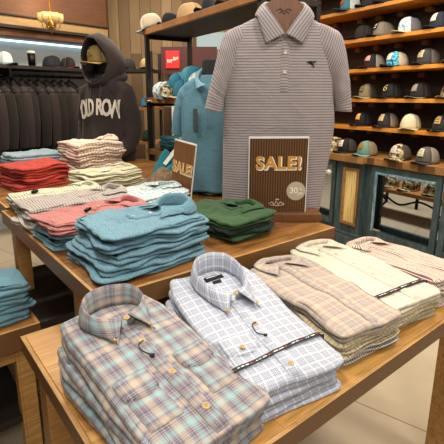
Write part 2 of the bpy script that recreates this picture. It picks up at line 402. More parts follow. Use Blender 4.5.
class Fold:
    """a folded shirt body: x width, y length (collar at +y), z up"""
    def __init__(s, Wd, L, T, z0=0, lobes=2, seed=1, amp=.004, wedge=0, puff=.004, jit=.006, n=90, stackseed=0, res=12, bulge=.9, taper=.1, rumple=1):
        s.rumple = rumple
        s.W, s.L, s.T, s.z0, s.lobes, s.seed, s.amp, s.wedge, s.puff, s.jit, s.n, s.ss, s.res, s.bulge, s.taper = Wd, L, T, z0, lobes, seed, amp, wedge, puff, jit, n, stackseed, res, bulge, taper
    def warp(s, x, y, z):
        # wrinkles shared by the whole stack grow with height
        h = (s.z0+z); k = min(1, h/.05)
        d = s.amp*k*(noi(x*9, y*9, s.ss)+.5*noi(x*22+3, y*14, s.ss+4)) + s.wedge*h*(y/s.L)
        return z+d
    def edge(s, x, y):
        q = sm((y-(s.L/2-.09))/.09); return x*(1-s.taper*q)
    def top(s, x, y):
        fx = min(1, abs(x)/(s.W/2)); fy = min(1, abs(y)/(s.L/2)); f = max(fx, fy)
        fine = .0016*noi(x*40, y*30, s.seed)+.0022*noi(x*12+y*25, y*8-x*14, s.seed+9)
        if s.rumple > 1:
            rid = abs(noi(x*7+y*4, y*11-x*3, s.seed+2))
            fine = fine*1.6+.007*(sm(rid*3)-.6)*(s.rumple-1)
        return s.warp(x, y, s.T+s.puff*(1-f**4)-.004*sm((f-.85)/.15)+fine*(1-f**6))
    def bm(s):
        bm = bmesh.new(); uvl = bm.loops.layers.uv.new('UVMap')
        per = rounded_rect(s.W, s.L, .022, s.n); N = len(per)
        m = s.lobes; r = s.T/(2*m); prof = []
        prof += [(-.02, .0005)]
        for j in range(m):
            zc = r*(2*j+1)
            for k in range(7):
                a = math.radians(-80+160*k/6); prof.append((j, a, zc, r))
        rings = []
        def P(i, o, z):
            (px, py), (nx, ny) = per[i]
            x = px+nx*o; y = py+ny*o; x = s.edge(x, y); return x, y, z
        arcs = []
        # bottom
        rings.append([bm.verts.new(Vector((s.edge(per[i][0][0]*.9, per[i][0][1]*.9), per[i][0][1]*.9, s.warp(per[i][0][0]*.9, per[i][0][1]*.9, 0.0005)))) for i in range(N)])
        arcs.append(-.06)
        for e in prof[1:]:
            j, a, zc, r = e; ring = []
            for i in range(N):
                (px, py), (nx, ny) = per[i]
                jt = s.jit*(1.3*noi(px*5+j*5, py*5, s.seed*3.1+j*7.7)+.25*noi(px*22, py*22, s.seed+j*3))
                o = jt - .012 + .012*s.bulge*math.cos(a)*1.0
                zz = zc+r*math.sin(a)*(.97)
                x, y, z = P(i, o, zz)
                if zz > s.T*.9: z = zz
                ring.append(bm.verts.new((x, y, s.warp(x, y, z)+(.25*s.jit*noi(px*16+j*4, py*16, s.seed+j) if .1*s.T < z < .9*s.T else 0))))
            rings.append(ring); arcs.append(zc+r*math.sin(a)*1.6)
        for k in range(1, s.res+1):
            f = 1-k/(s.res+1); ring = []
            f2 = f if k > 1 else f
            for i in range(N):
                (px, py), _ = per[i]; x = s.edge(px*f2*.97, py*f2); y = py*f2*.985
                ring.append(bm.verts.new((x, y, s.top(x, y))))
            rings.append(ring); arcs.append(None)
        def uvof(ri, i, co):
            if arcs[ri] is None: return (co.x, co.y)
            (px, py), (nx, ny) = per[i]; d = s.T*1.6-arcs[ri]
            return (px*.95+nx*d, py*.97+ny*d)
        for ri in range(len(rings)-1):
            A, B = rings[ri], rings[ri+1]
            for i in range(N):
                j = (i+1) % N; f = bm.faces.new((A[i], A[j], B[j], B[i]))
                for lp, (q, ii) in zip(f.loops, ((ri, i), (ri, j), (ri+1, j), (ri+1, i))): lp[uvl].uv = uvof(q, ii, lp.vert.co)
        f = bm.faces.new(rings[-1])
        for lp in f.loops: lp[uvl].uv = (lp.vert.co.x, lp.vert.co.y)
        c = Vector((0, 0, s.top(0, 0)))
        r = bmesh.ops.poke(bm, faces=[f])
        for v in r['verts']:
            v.co = c
            for lp in v.link_loops: lp[uvl].uv = (0, 0)
        bm.faces.new(rings[0][::-1])
        return bm

def strip(fn, x0, x1, y0, y1, lift=.0025, nx=6, ny=30, shape=None, edge=.8, rot=0, c=None):
    """cloth patch lying on surface fn(x, y); shape(u, v) may bend the outline"""
    bm = bmesh.new(); uvl = bm.loops.layers.uv.new('UVMap'); g = []
    for j in range(ny+1):
        row = []
        for i in range(nx+1):
            u, v = i/nx, j/ny
            if i == 1: u = min(u, .0012/abs(x1-x0))
            if i == nx-1: u = max(u, 1-.0012/abs(x1-x0))
            if j == 1: v = min(v, .0012/abs(y1-y0))
            if j == ny-1: v = max(v, 1-.0012/abs(y1-y0))
            x = x0+(x1-x0)*u; y = y0+(y1-y0)*v
            if shape: x, y = shape(x, y, u, v)
            if rot:
                cx, cy = c; dx, dy = x-cx, y-cy; x = cx+dx*math.cos(rot)-dy*math.sin(rot); y = cy+dx*math.sin(rot)+dy*math.cos(rot)
            ed = lift if 0 < i < nx and 0 < j < ny else lift*.15
            row.append(bm.verts.new((x, y, fn(x, y)+ed)))
        g.append(row)
    for j in range(ny):
        for i in range(nx):
            f = bm.faces.new((g[j][i], g[j][i+1], g[j+1][i+1], g[j+1][i]))
            for lp in f.loops: lp[uvl].uv = (lp.vert.co.x+.011, lp.vert.co.y+.017)
    return bm
def button_bm(r=.0065, th=.0025):
    bm = bmesh.new()
    lathe(bm, [(0, 0), (r, 0), (r, th*.7), (r*.92, th), (r*.75, th), (r*.66, th*.6), (0, th*.55)], 18)
    return bm
def put_button(parent, fn, x, y, mat, r=.0065, tiltn=True, dz=.0028):
    o = obj('button', button_bm(r), mat, parent)
    e = .006; n = Vector((-(fn(x+e, y)-fn(x-e, y))/(2*e), -(fn(x, y+e)-fn(x, y-e))/(2*e), 1)).normalized()
    o.rotation_euler = n.to_track_quat('Z', 'Y').to_euler(); o.location = (x, y, fn(x, y)+dz)
    bm = bmesh.new()
    for a, b in ((1, 1), (1, -1), (-1, 1), (-1, -1)):
        lathe(bm, [(0, .0016), (r*.1, .0017), (r*.1, .0019), (0, .002)], 6, Matrix.Translation((a*r*.2, b*r*.2, 0)))
    obj('thread_hole', bm, M_blackfab, o)
    return o

def collar_bm(rx, ry, hb, hf, leafb, tip, fall=.02, n=44, m=9, zb=0.0, surf=None, cy=0, bulge=.006, stand=True, gap=172, flare=.012):
    """shirt collar: band ring in XY (front -Y); tip=(x, y) of the collar points relative to ring centre"""
    bm = bmesh.new(); uvl = bm.loops.layers.uv.new('UVMap'); g = []
    for i in range(n+1):
        s = -1+2*i/n; ph = math.radians(s*gap); back = (1+math.cos(ph))/2
        rxx = rx*(1+.0*back)
        R = Vector((rxx*math.sin(ph), ry*math.cos(ph), hf+(hb-hf)*back))
        out = Vector((math.sin(ph), math.cos(ph), 0))
        zs = (surf(R.x*1.1, R.y*1.1+cy) if surf else zb)
        R.z += zs
        B = Vector((R.x*.94, R.y*.94, zs+.001))
        low = hf*.2
        O = Vector((R.x, R.y, 0))+out*(flare+.004*back); O.z = R.z-leafb*(1-.25*(1-back))
        wgt = sm((abs(s)-.5)/.5)**1.3
        sg = 1 if s > 0 else -1
        tx, ty = tip[0]*sg, -ry+tip[1]
        tz = (surf(tx, ty+cy)+.007) if surf else zb+.004
        O = O.lerp(Vector((tx, ty, tz)), wgt)
        if surf: O.z = max(O.z, surf(O.x, O.y+cy)+.005)
        row = []
        if stand:
            for k in range(4): row.append(B.lerp(R, k/4)-out*.002*math.sin(k/4*PI))
        dn = (O-R).length
        for k in range(m+1):
            tt = k/m; p = R.lerp(O, tt); p += out*(bulge*math.sin(tt*PI))*(1-.5*wgt)+Vector((0, 0, bulge*.6*math.sin(tt*PI)))
            if surf: p.z = max(p.z, surf(p.x, p.y+cy)+.004)
            row.append(p)
        g.append([(bm.verts.new(p), (ph*rx*.9, (p-R).length*(1 if q > 3 else -1)+.013)) for q, p in enumerate(row)])
    for i in range(n):
        for k in range(len(g[0])-1):
            q = (g[i][k], g[i][k+1], g[i+1][k+1], g[i+1][k]); f = bm.faces.new([v for v, _ in q])
            for lp, (_, u) in zip(f.loops, q): lp[uvl].uv = u
    return bm

def shirt(name, label, loc, rz, F, mat, kind=None, group=None, btn=M_btn_white, buttons=(), collar=None, cy=None, placket=True, pw=.03, tilt=0, extra=None, cmat=None, inner=None, cat='shirt'):
    T = thing(name, label, cat, loc, rz, group)
    b = obj('body', F.bm(), mat, T); 
    if collar:
        cy = cy if cy is not None else F.L/2-collar['ry']-.012
        args = {k: v for k, v in collar.items() if k not in ('rot',)}
        o = obj('collar', collar_bm(surf=lambda x, y: F.top(x, min(y, F.L/2-.01)), cy=cy, **args), cmat or mat, T)
        o.location = (0, cy, 0); solid(o, .0022, 0)
        if placket:
            y1 = cy-collar['ry']*.95
            y0 = -F.L/2+.006 if placket is True else y1-placket
            p = obj('placket', strip(F.top, -pw/2, pw/2, y0, y1, .0045, 4, 34), mat, T); 
    for (x, y) in buttons: put_button(T, F.top, x, y, btn[0] if isinstance(btn, tuple) else btn, btn[1] if isinstance(btn, tuple) else .0065, dz=.0036)
    if extra: extra(T, F)
    return T
DRESS = dict(rx=.066, ry=.058, hb=.040, hf=.022, leafb=.034, tip=(.052, -.040), gap=171)
POLO = dict(rx=.058, ry=.030, hb=.026, hf=.008, leafb=.03, tip=(.066, -.050), gap=165, flare=.030, bulge=.003)
def stack(a, b, z, rot, n, Wd, L, Ts, mats, name, labels, group, seed, jx=.010, jr=.03, topkw=None, lobes=2, amp=.004, wedge=0, slim=None, jit=.006, fan=(0, 0)):
    """n shirts, labels from the top one down; returns top height"""
    random.seed(seed); zz = 0
    base = W(a, b, z)
    for i in range(n-1, -1, -1):
        m = mats[i % len(mats)] if isinstance(mats, (list, tuple)) else mats
        T_ = Ts if not isinstance(Ts, (list, tuple)) else Ts[i]
        topmost = i == 0
        F = Fold(Wd+random.uniform(-.006, .01)*(0 if topmost else 1), L+random.uniform(-.01, .01)*(0 if topmost else 1), T_, zz, lobes, seed+i, amp, wedge, .004 if topmost else 0, jit, stackseed=seed, rumple=2 if name == 'polo_shirt' and topmost else 1)
        dx, dy, dr = ((0, 0, 0) if topmost else (random.uniform(-jx, jx), random.uniform(-jx, jx), random.uniform(-jr, jr)))
        R = Matrix.Rotation(rot, 2)
        off = R @ Vector((dx+fan[0]*i, dy+fan[1]*i))
        kw = topkw if (topmost and topkw) else {}
        lab = labels[i]
        shirt(name, lab, (base.x+off.x, base.y+off.y, z+zz), rot+dr, F, m, group=group, **kw)
        zz += T_+.0005
    return zz
def lay(s, below, n):
    """labels for a stack: top one described by s, others by order"""
    return [s] + [below.replace('@', ORD[i]) for i in range(1, n)]

# --- plaid stack
def plaid_extra(T, F):
    def flap(x, y, u, v):
        # rounded flap: bottom edge bows
        return x, y - (.014*(1-(2*u-1)**2))*(1-v)
    for x0, x1 in ((.035, .118), (-.118, -.035)):
        o = obj('pocket', strip(F.top, x0+.003, x1-.003, -.155, -.045, .003, 8, 12), F_plaid, T)
        o = obj('pocket_flap', strip(F.top, x0, x1, -.070, -.022, .007, 10, 8, shape=flap), F_plaid, T)
    # collar point buttons
    for sg in (-1, 1): put_button(T, F.top, sg*.047, F.L/2-.052*2-.012-.036, M_btn_wood, .006, dz=.0125)
    put_button(T, F.top, 0, F.L/2-.052*2-.018, M_btn_wood, .008, dz=.03)
    bm = bmesh.new(); pts = catmull([(.004, .045, F.top(.004, .045)+.007), (-.012, .04, F.top(-.012, .04)+.006), (-.016, .02, F.top(-.016, .02)+.006), (-.006, .0, F.top(-.006, 0)+.006)], 6)
    tube(bm, pts, .0012, 6); lathe(bm, [(0, 0), (.006, .0), (.006, .003), (0, .003)], 10, Matrix.Translation((-.006, -.004, F.top(-.006, 0)+.005)))
    obj('tag_cord', bm, M_blackfab, T)
RX = ANG
COL_D = dict(rx=.078, ry=.052, hb=.060, hf=.034, leafb=.050, tip=(.052, -.050), gap=174, bulge=.002, flare=.008)
COL_W = dict(rx=.070, ry=.082, hb=.062, hf=.034, leafb=.048, tip=(.052, -.050), gap=174, bulge=.002, flare=.008)
stack(.405, .735, ZF, RX+math.radians(5), 3, .275, .46, [.042, .038, .034], F_plaid, 'dress_shirt',
      ['mauve, tan and aqua plaid shirt with horn buttons, top of the front left stack'] + ['folded plaid shirt %s in the front left stack' % ORD[i] for i in (1, 2)],
      'plaid shirts stacked at front left', 11, .006, .03,
      dict(collar=COL_D, btn=(M_btn_wood, .0085), buttons=[(.004, .048), (.004, -.062), (.004, -.17)], extra=plaid_extra, pw=.034), amp=.004, jit=.010, wedge=.7, fan=(-.007, 0))
# --- white check stack
M_ribbon = NT('black_printed_ribbon', .5); t = M_ribbon; uv = t.coord('UV')
sp = t.node('ShaderNodeSeparateXYZ'); t.l.new(uv, sp.inputs[0])
fx = t.math('FRACT', t.math('MULTIPLY', sp.outputs[0], 19)); fy = sp.outputs[1]
inb = t.math('MULTIPLY', t.math('GREATER_THAN', fy, .36), t.math('LESS_THAN', fy, .62))
dash = t.math('MULTIPLY', t.math('MULTIPLY', t.math('GREATER_THAN', fx, .2), t.math('LESS_THAN', fx, .78)), inb)
nzz = t.math('GREATER_THAN', t.noise(t.map(uv, sc=(160, 1.5, 1)), 1, 1), .44)
red = t.math('MULTIPLY', t.math('MULTIPLY', t.math('GREATER_THAN', fx, .88), t.math('LESS_THAN', fx, .98)), inb)
col = t.mix(t.math('MULTIPLY', dash, nzz), lin('#0c0c0e'), lin('#e6e6e6')); t.color(t.mix(red, col, lin('#d03020')))
M_ribbon = M_ribbon.m
def ribbon(T, F, yl, yr, wd=.017):
    """band across the shirt at slant yl..yr, wrapping down both sides"""
    bm = bmesh.new(); uvl = bm.loops.layers.uv.new('UVMap'); n = 40; hw = F.W/2+.006
    pts = []
    for k in range(5): pts.append((-hw-.002, yl, -F.z0*.9+(F.T+F.z0*.9)*k/5*.93, 1))
    for k in range(n+1):
        x = -hw+.006+(2*hw-.012)*k/n; y = yl+(yr-yl)*k/n; pts.append((x, y, F.top(x*.97, y)+.0052, 0))
    for k in range(4, -1, -1): pts.append((hw+.002, yr, -F.z0*.9+(F.T+F.z0*.9)*k/5*.93, 1))
    L = 0; prev = None
    for p in pts:
        c = Vector(p[:3])
        if prev is not None: L += (c-prev[2]).length
        a = bm.verts.new((c.x, c.y-wd/2, c.z if p[3] else max(c.z, F.top(c.x*.97, c.y-wd/2)+.004)))
        b = bm.verts.new((c.x, c.y+wd/2, c.z if p[3] else max(c.z, F.top(c.x*.97, c.y+wd/2)+.004)))
        if prev is not None:
            f = bm.faces.new((prev[0], a, b, prev[1]))
            for lp, u in zip(f.loops, ((prev[3], 0), (L, 0), (L, 1), (prev[3], 1))): lp[uvl].uv = u
        prev = (a, b, c, L)
    o = obj('ribbon', bm, M_ribbon, T); solid(o, .0012); o['label'] = 'black ribbon with white print'
def white_extra(T, F):
    def shp(x, y, u, v): return x, y-.012*(1-abs(2*u-1))*(1-v)
    o = obj('pocket', strip(F.top, -.118, -.030, -.15, -.062, .003, 10, 14, shape=shp), F_white, T)
    o = obj('pocket_flap', strip(F.top, -.120, -.028, -.118, -.066, .007, 10, 8, shape=shp), F_white, T)
    put_button(T, F.top, -.075, -.108, M_btn_wood, .007, dz=.009)
    for sg in (-1, 1): put_button(T, F.top, sg*.047, F.L/2-.082*2-.012-.037, M_btn_wood, .0055, dz=.0125)
    put_button(T, F.top, 0, F.L/2-.082*2-.018, M_btn_wood, .007, dz=.03)
    # label plate inside the neck
    cy = F.L/2-.082-.012+.022
    bm = bmesh.new(); z = F.top(0, cy)
    lab = obj('neck_label', strip(lambda x, y: F.top(x, y), -.03, .03, cy+.004, cy+.022, .004, 6, 4), M_blackfab, T)
    tb = text_bm('ORIGINAL', .0105)
    for v in tb.verts: v.co = Vector((v.co.x, v.co.y+cy+.013, F.top(v.co.x, cy+.013)+.0075))
    bmesh.ops.delete(tb, geom=[], context='VERTS')
    tb.clear(); x = -.024
    random.seed(5)
    while x < .022:   # the woven name is too small to read: stitched strokes
        w_ = random.uniform(.0015, .004); z1 = F.top(x, cy+.013)+.0062
        box(tb, (x, cy+.011, z1), (x+w_, cy+.0155, z1+.0003)); x += w_+.0015
    obj('label_print', tb, M_white, lab, False)
    lab2 = obj('size_label', strip(lambda x, y: F.top(x, y), -.014, .014, cy-.012, cy-.001, .004, 4, 3), M_blackfab, T)
    bm = bmesh.new(); pts = catmull([(.006, -.045, F.top(0, -.045)+.007), (-.008, -.05, F.top(0, -.05)+.007), (-.012, -.075, F.top(0, -.075)+.006), (.002, -.09, F.top(0, -.09)+.006)], 6)
    tube(bm, pts, .0012, 6); lathe(bm, [(0, 0), (.005, .0), (.005, .003), (0, .003)], 10, Matrix.Translation((.002, -.093, F.top(0, -.093)+.005)))
    obj('tag_cord', bm, M_blackfab, T)
    ribbon(T, F, -.158, -.135, .012)
stack(.685, .744, ZF, ANG-math.radians(9), 3, .285, .45, [.042, .040, .036], [F_white, F_white, F_white], 'dress_shirt',
      ['white and grey glen check shirt with black ribbon and open collar, top of its stack'] + ['folded white and grey checked shirt %s in the ribboned stack at front centre' % ORD[i] for i in (1, 2)],
      'white checked shirts stacked at front centre', 23, .012, .05,
      dict(collar=COL_W, btn=(M_btn_wood, .007), buttons=[(.004, -.045), (.004, -.19)], extra=white_extra, pw=.032), amp=.004, wedge=.75, jit=.010, fan=(-.010, .004))
# --- flannel and checks, right
def simple_extra(T, F):
    for sg in (-1, 1): put_button(T, F.top, sg*.048, F.L/2-.12-.03, M_btn_white, .0045, dz=.01)
FLATC = dict(rx=.062, ry=.022, hb=.016, hf=.010, leafb=.014, tip=(.072, -.060), gap=168, flare=.03, bulge=.003)
stack(.975, .735, ZF, ANG-math.radians(6), 5, .25, .43, [.034, .022, .02, .02, .018], [F_flannel, F_tatter, F_tatter, F_ging, F_ging], 'dress_shirt',
      ['soft tan and pink plaid flannel shirt on top, right of the ribboned white shirt',
       'beige and navy checked shirt directly under the tan flannel shirt', 'beige and navy checked shirt third down under the tan flannel shirt',
       'black and white gingham shirt fourth down under the tan flannel shirt', 'black and white gingham shirt at the bottom of the tan flannel stack'],
      'checked shirts in the tan flannel stack', 37, .01, .04, dict(collar=FLATC, buttons=[(0, .1), (0, .03), (0, -.04), (0, -.11)]), amp=.012, jit=.016, wedge=.25)
def yellow_extra(T, F):
    ribbon(T, F, -.165, -.165, .015)
    o = obj('pocket', strip(F.top, .035, .1, -.1, -.01, .003, 8, 12), F_yellow, T)
stack(1.222, .755, ZF, ANG-math.radians(6), 4, .255, .46, [.034, .028, .024, .02], [F_yellow, F_tatter, F_tatter, F_tatter2], 'dress_shirt',
      ['cream shirt with yellow and grey check and black ribbon, top of the right stack', 'beige checked shirt directly under the cream and yellow checked shirt',
       'beige checked shirt third down under the cream and yellow checked shirt', 'red and navy checked shirt on the table beneath the cream and yellow checked shirt'],
      'checked shirts in the cream and yellow stack', 41, .01, .04, dict(collar=FLATC, buttons=[(0, .1), (0, .02), (0, -.06)], extra=yellow_extra), amp=.006, jit=.012, wedge=.35)
stack(1.478, .735, ZF, ANG-math.radians(4), 4, .235, .40, [.026, .024, .022, .02], [F_multi], 'dress_shirt',
      ['orange, navy and white striped shirt, topmost of the far right stack on the front table'] + ['orange, navy and white striped shirt %s in the far right stack' % ORD[i] for i in (1, 2, 3)],
      'striped shirts stacked at far right', 53, .014, .06, dict(collar=FLATC), amp=.006, jit=.01)

# --- raised table stacks
RT = ANG-PI/2
stack(.648, 1.215, ZU, RT+.06, 5, .30, .37, [.026, .026, .026, .026, .024], F_teal, 'polo_shirt',
      ['teal heather polo with pale buttons, top of the tall stack at the raised table corner'] + ['teal heather polo %s in the tall stack at the raised table corner' % ORD[i] for i in (1, 2, 3, 4)],
      'teal polos stacked at the raised table corner', 61, .016, .09,
      dict(collar=dict(POLO, rx=.072, ry=.046, hb=.052, hf=.02, leafb=.045, flare=.024, tip=(.066, -.055)), placket=.14, btn=(M_btn_white, .0055), buttons=[(0, .03), (0, -.035)]), amp=.010, jit=.026, fan=(.003, -.010))
stack(1.04, 1.225, ZU, RT+.02, 3, .31, .25, [.03, .03, .028], [F_green, F_darkgreen], 'polo_shirt',
      ['forest green polo on top of the green stack beside the sale sign', 'dark green polo in the middle of the green stack beside the sale sign', 'green polo at the bottom of the green stack beside the sale sign'],
      'green polos stacked beside the sale sign', 71, .008, .05, dict(collar=dict(POLO, hb=.02, hf=.01, leafb=.02), placket=.08), amp=.014, jit=.02)
def black_tag(T, F, x=-.01, y=-.02):
    bm = bmesh.new(); lathe(bm, [(0, -.02), (.006, -.018), (.008, 0), (.006, .016), (0, .018)], 10, Matrix.Translation((x, y, F.top(x, y)+.011)) @ Matrix.Rotation(PI/2, 4, 'X') @ Matrix.Rotation(.5, 4, 'Y'))
    o = obj('security_tag', bm, M_black, T); o['label'] = 'black security tag'
stack(.60, 1.515, ZU, RT+.08, 4, .24, .40, [.022, .02, .026, .026], [F_coral, F_coral, F_teal, F_teal], 'polo_shirt',
      ['coral pink polo with black security tag, top of the coral stack behind the teal polos', 'coral pink polo second from top in the coral stack', 'teal polo directly beneath the two coral polos', 'teal polo on the table at the bottom of the coral stack'],
      'polos in the coral stack', 83, .01, .05, dict(collar=POLO, placket=.13, extra=black_tag, buttons=[(0, .02), (0, -.02)]), amp=.012, jit=.02)
stack(.62, 1.785, ZU, RT+.02, 4, .25, .45, [.026, .022, .022, .022], [F_grstripe, F_grstripe, F_offwhite, F_offwhite], 'polo_shirt',
      ['grey and cream fine striped polo with raised collar, behind the coral polos', 'grey striped polo second from top behind the coral polos', 'off white polo third from top under the grey striped polos', 'off white polo at the bottom under the grey striped polos'],
      'polos in the grey striped stack', 91, .01, .05, dict(collar=dict(POLO, hb=.034, leafb=.028), placket=.13, buttons=[(0, .03)]), amp=.012, jit=.02)
stack(.94, 1.72, ZU, RT+.15, 4, .30, .34, [.024, .022, .022, .022], F_wgreen, 'polo_shirt',
      ['pale blue and white patterned polo, top of the stack near the small sale sign'] + ['pale blue and white patterned polo %s near the small sale sign' % ORD[i] for i in (1, 2, 3)],
      'pale patterned polos stacked near the small sale sign', 97, .014, .08, dict(collar=POLO, placket=.12), amp=.012, jit=.02)
stack(.62, 2.03, ZU, RT-.02, 3, .22, .40, [.026, .024, .024], F_creamstripe, 'polo_shirt',
      ['cream polo with olive stripes and black tag at the left, behind the grey striped polos', 'cream and olive striped polo second from top at the left edge', 'cream and olive striped polo at the bottom at the left edge'],
      'cream and olive striped polos at left', 101, .01, .05, dict(collar=POLO, extra=lambda T, F: black_tag(T, F, .02, -.1)), amp=.008, jit=.012)
# --- back table stacks
def white_card(T, F):
    M = Matrix.Translation((.03, -.02, F.top(.03, -.02)+.009)) @ Matrix.Rotation(.5, 4, 'Z')
    bm = bmesh.new(); box(bm, (-.02, -.035, 0), (.02, .035, .0012), 0, M); o = obj('price_tag', bm, M_white, T, False); o['label'] = 'white paper price tag'
stack(1.02, 2.34, ZU, RT+.15, 4, .28, .36, [.026, .024, .024, .022], F_sage, 'polo_shirt',
      ['pale sage polo with white price tag in front of the pink striped shirts'] + ['pale sage polo %s in the stack with the white price tag' % ORD[i] for i in (1, 2, 3)],
      'pale sage polos stacked on the back table', 107, .01, .06, dict(collar=POLO, extra=white_card), amp=.012, jit=.02)
stack(1.12, 2.80, ZU, RT+.15, 6, .30, .36, .037, F_pinkstripe, 'polo_shirt',
      ['cream and pink striped shirt with rolled collar, top of the stack below the dark hoodie'] + ['cream and pink striped shirt %s in the tall stack below the dark hoodie' % ORD[i] for i in (1, 2, 3, 4, 5)],
      'cream and pink striped shirts on the back table', 113, .012, .07, dict(collar=dict(POLO, hb=.035, leafb=.03)), amp=.018, jit=.024)
stack(.70, 2.66, ZU, RT+.3, 4, .28, .33, .032, F_red, 'polo_shirt',
      ['red polo on top of the red stack at the back left'] + ['red polo %s in the red stack at the back left' % ORD[i] for i in (1, 2, 3)],
      'red polos stacked at back left', 127, .014, .1, dict(), amp=.012, jit=.016)
stack(.80, 3.0, ZU, RT+.1, 4, .26, .36, .038, [F_ltblue, F_teal2], 'polo_shirt',
      ['powder blue polo on top of the pale stack behind the red polos'] + ['pale blue polo %s in the stack behind the red polos' % ORD[i] for i in (1, 2, 3)],
      'pale blue polos stacked at back left', 131, .014, .06, dict(), amp=.01, jit=.014)
# --- low table stacks
stack(.175, 1.665, ZL, RT+.02, 4, .22, .36, [.036, .034, .034, .034], F_teal2, 'polo_shirt',
      ['light teal polo on top of the stack on the low table at far left'] + ['light teal polo %s in the stack on the low table at far left' % ORD[i] for i in (1, 2, 3)],
      'light teal polos stacked on the low table', 137, .016, .08, dict(), amp=.012, jit=.016)
stack(.14, 2.08, ZL, RT, 4, .26, .34, [.034]*4, F_coral, 'polo_shirt',
      ['coral polo on top of the stack on the low table behind the light teal polos'] + ['coral polo %s in the stack on the low table' % ORD[i] for i in (1, 2, 3)],
      'coral polos stacked on the low table', 139, .016, .08, dict(), amp=.012, jit=.016)

# ------------------------------------------------------------------ hanging polos
def polo_body(bm, prof, cx, yc, uvl, folds=.006, seed=3, nseg=64, exp=2.6):
    """prof: (z, xl, xr, depth)"""
    rings = []; K = []
    P = [Vector((z, xl, xr)) for z, xl, xr, d in prof]; D = [Vector((d, 0, 0)) for *_, d in prof]
    cp = catmull(P, 6); cdp = catmull(D, 6)
    for p, d in zip(cp, cdp):
        z, xl, xr = p; d = d.x; c = (xl+xr)/2; hw = (xr-xl)/2; ring = []
        for k in range(nseg):
            a = 2*PI*k/nseg; ca, sa = math.cos(a), math.sin(a)
            x = c+hw*math.copysign(abs(ca)**(2/exp), ca); y = d*math.copysign(abs(sa)**(2/exp*1.1), sa)
            low = sm((1.62-z)/.5)
            wv = folds*(noi(x*9, z*2.0, seed+(3 if sa > 0 else 0))*1.6+.5*noi(x*24, z*4, seed+1))*(.25+low)
            ring.append(bm.verts.new((x, yc+y+wv, z+.002*noi(x*10, 0, seed))))
        rings.append(ring)
    for i in range(len(rings)-1):
        for k in range(nseg):
            f = bm.faces.new((rings[i][k], rings[i][(k+1) % nseg], rings[i+1][(k+1) % nseg], rings[i+1][k]))
            for lp in f.loops: lp[uvl].uv = (lp.vert.co.x+(.5 if lp.vert.co.y > yc else 0), lp.vert.co.z)
    return rings
def sleeve2(bm, uvl, secs, yc, seed=1, fold=.006, seg=26):
    """secs: (outer x, z), (inner x, z), depth -> flattened tube joined smoothly to the shoulder"""
    S = [Vector((o[0], o[1], 0)) for o, i, d, *r in secs]; I = [Vector((i[0], i[1], d)) for o, i, d, *r in secs]
    Y = [Vector(((r[0] if r else 0), 0, 0)) for o, i, d, *r in secs]
    S, I, Y = catmull(S, 6), catmull(I, 6), catmull(Y, 6); rings = []; L = 0; Ls = []
    for q, (o, i, y) in enumerate(zip(S, I, Y)):
        if q: L += ((o+i)/2-(S[q-1]+I[q-1])/2).xy.length
        Ls.append(L); c = (o+i)/2; h = (o-i)/2; d = i.z; ring = []
        for k in range(seg):
            a = 2*PI*k/seg; x = c.x+h.x*math.cos(a); z = c.y+h.y*math.cos(a); s_ = math.sin(a)
            w_ = fold*(noi(x*16, z*9, seed)+.5*noi(x*30+z*30, z*20, seed+2))*min(1, q/6)
            ring.append(bm.verts.new((x, yc+y.x+d*math.copysign(abs(s_)**.85, s_)+w_, z)))
        rings.append(ring)
    for q in range(len(rings)-1):
        for k in range(seg):
            f = bm.faces.new((rings[q][k], rings[q][(k+1) % seg], rings[q+1][(k+1) % seg], rings[q+1][k]))
            for lp, (a, b) in zip(f.loops, ((k, q), (k+1, q), (k+1, q+1), (k, q+1))): lp[uvl].uv = (a*.012, Ls[b])
    return rings
def mir(secs): return [((-o[0], o[1]), (-i[0], i[1]), d, *r) for o, i, d, *r in secs]
def bvh_of(o):
    return BVHTree.FromPolygons([v.co[:] for v in o.data.vertices], [p.vertices[:] for p in o.data.polygons])
def sleeve(bm, uvl, pts, rad, ryy):
    r = tube(bm, catmull(pts, 5), [x.x for x in catmull([Vector((q, 0, 0)) for q in rad], 5)], 24, False, uvl, [x.x for x in catmull([Vector((q, 0, 0)) for q in ryy], 5)])
    return r
PX, PY = 0, 1.845
T = thing('polo_shirt', 'mauve grey fine striped polo displayed upright on the wooden stand behind the large sale sign', 'shirt', (.275, PY, .95))
O0 = Vector((.275, PY, .95))
bm = bmesh.new(); uvl = bm.loops.layers.uv.new('UVMap')
prof = [(.935, .034, .475, .045), (1.05, .036, .487, .05), (1.17, .037, .503, .055), (1.31, .038, .517, .060), (1.46, .046, .505, .064), (1.56, .052, .505, .062), (1.64, .050, .510, .056), (1.685, .066, .492, .048), (1.715, .105, .45, .042), (1.745, .165, .39, .034), (1.765, .2, .357, .028)]
polo_body(bm, prof, .275, PY, uvl, .011, 3)
sleeve2(bm, uvl, [((.13, 1.725), (.19, 1.60), .038), ((.075, 1.705), (.125, 1.56), .044), ((.040, 1.680), (.09, 1.51), .048), ((.018, 1.62), (.062, 1.478), .052), ((-.008, 1.52), (.052, 1.44), .052), ((-.026, 1.45), (.044, 1.415), .048), ((-.043, 1.378), (.034, 1.362), .044)], PY, 5, .010)
sleeve2(bm, uvl, [((.425, 1.725), (.365, 1.60), .038), ((.482, 1.705), (.43, 1.56), .044), ((.518, 1.680), (.466, 1.51), .048), ((.540, 1.62), (.495, 1.478), .052), ((.562, 1.52), (.505, 1.44), .052), ((.576, 1.44), (.513, 1.41), .048), ((.588, 1.368), (.524, 1.372), .042)], PY, 9, .010)
for v in bm.verts: v.co -= O0
for sg in (-1, 1):   # cut a clean V neckline into the front
    bmesh.ops.bisect_plane(bm, geom=list(bm.verts)+list(bm.edges)+list(bm.faces), plane_co=(.008, 0, .722), plane_no=(sg*1.45, 0, -1), dist=1e-5)
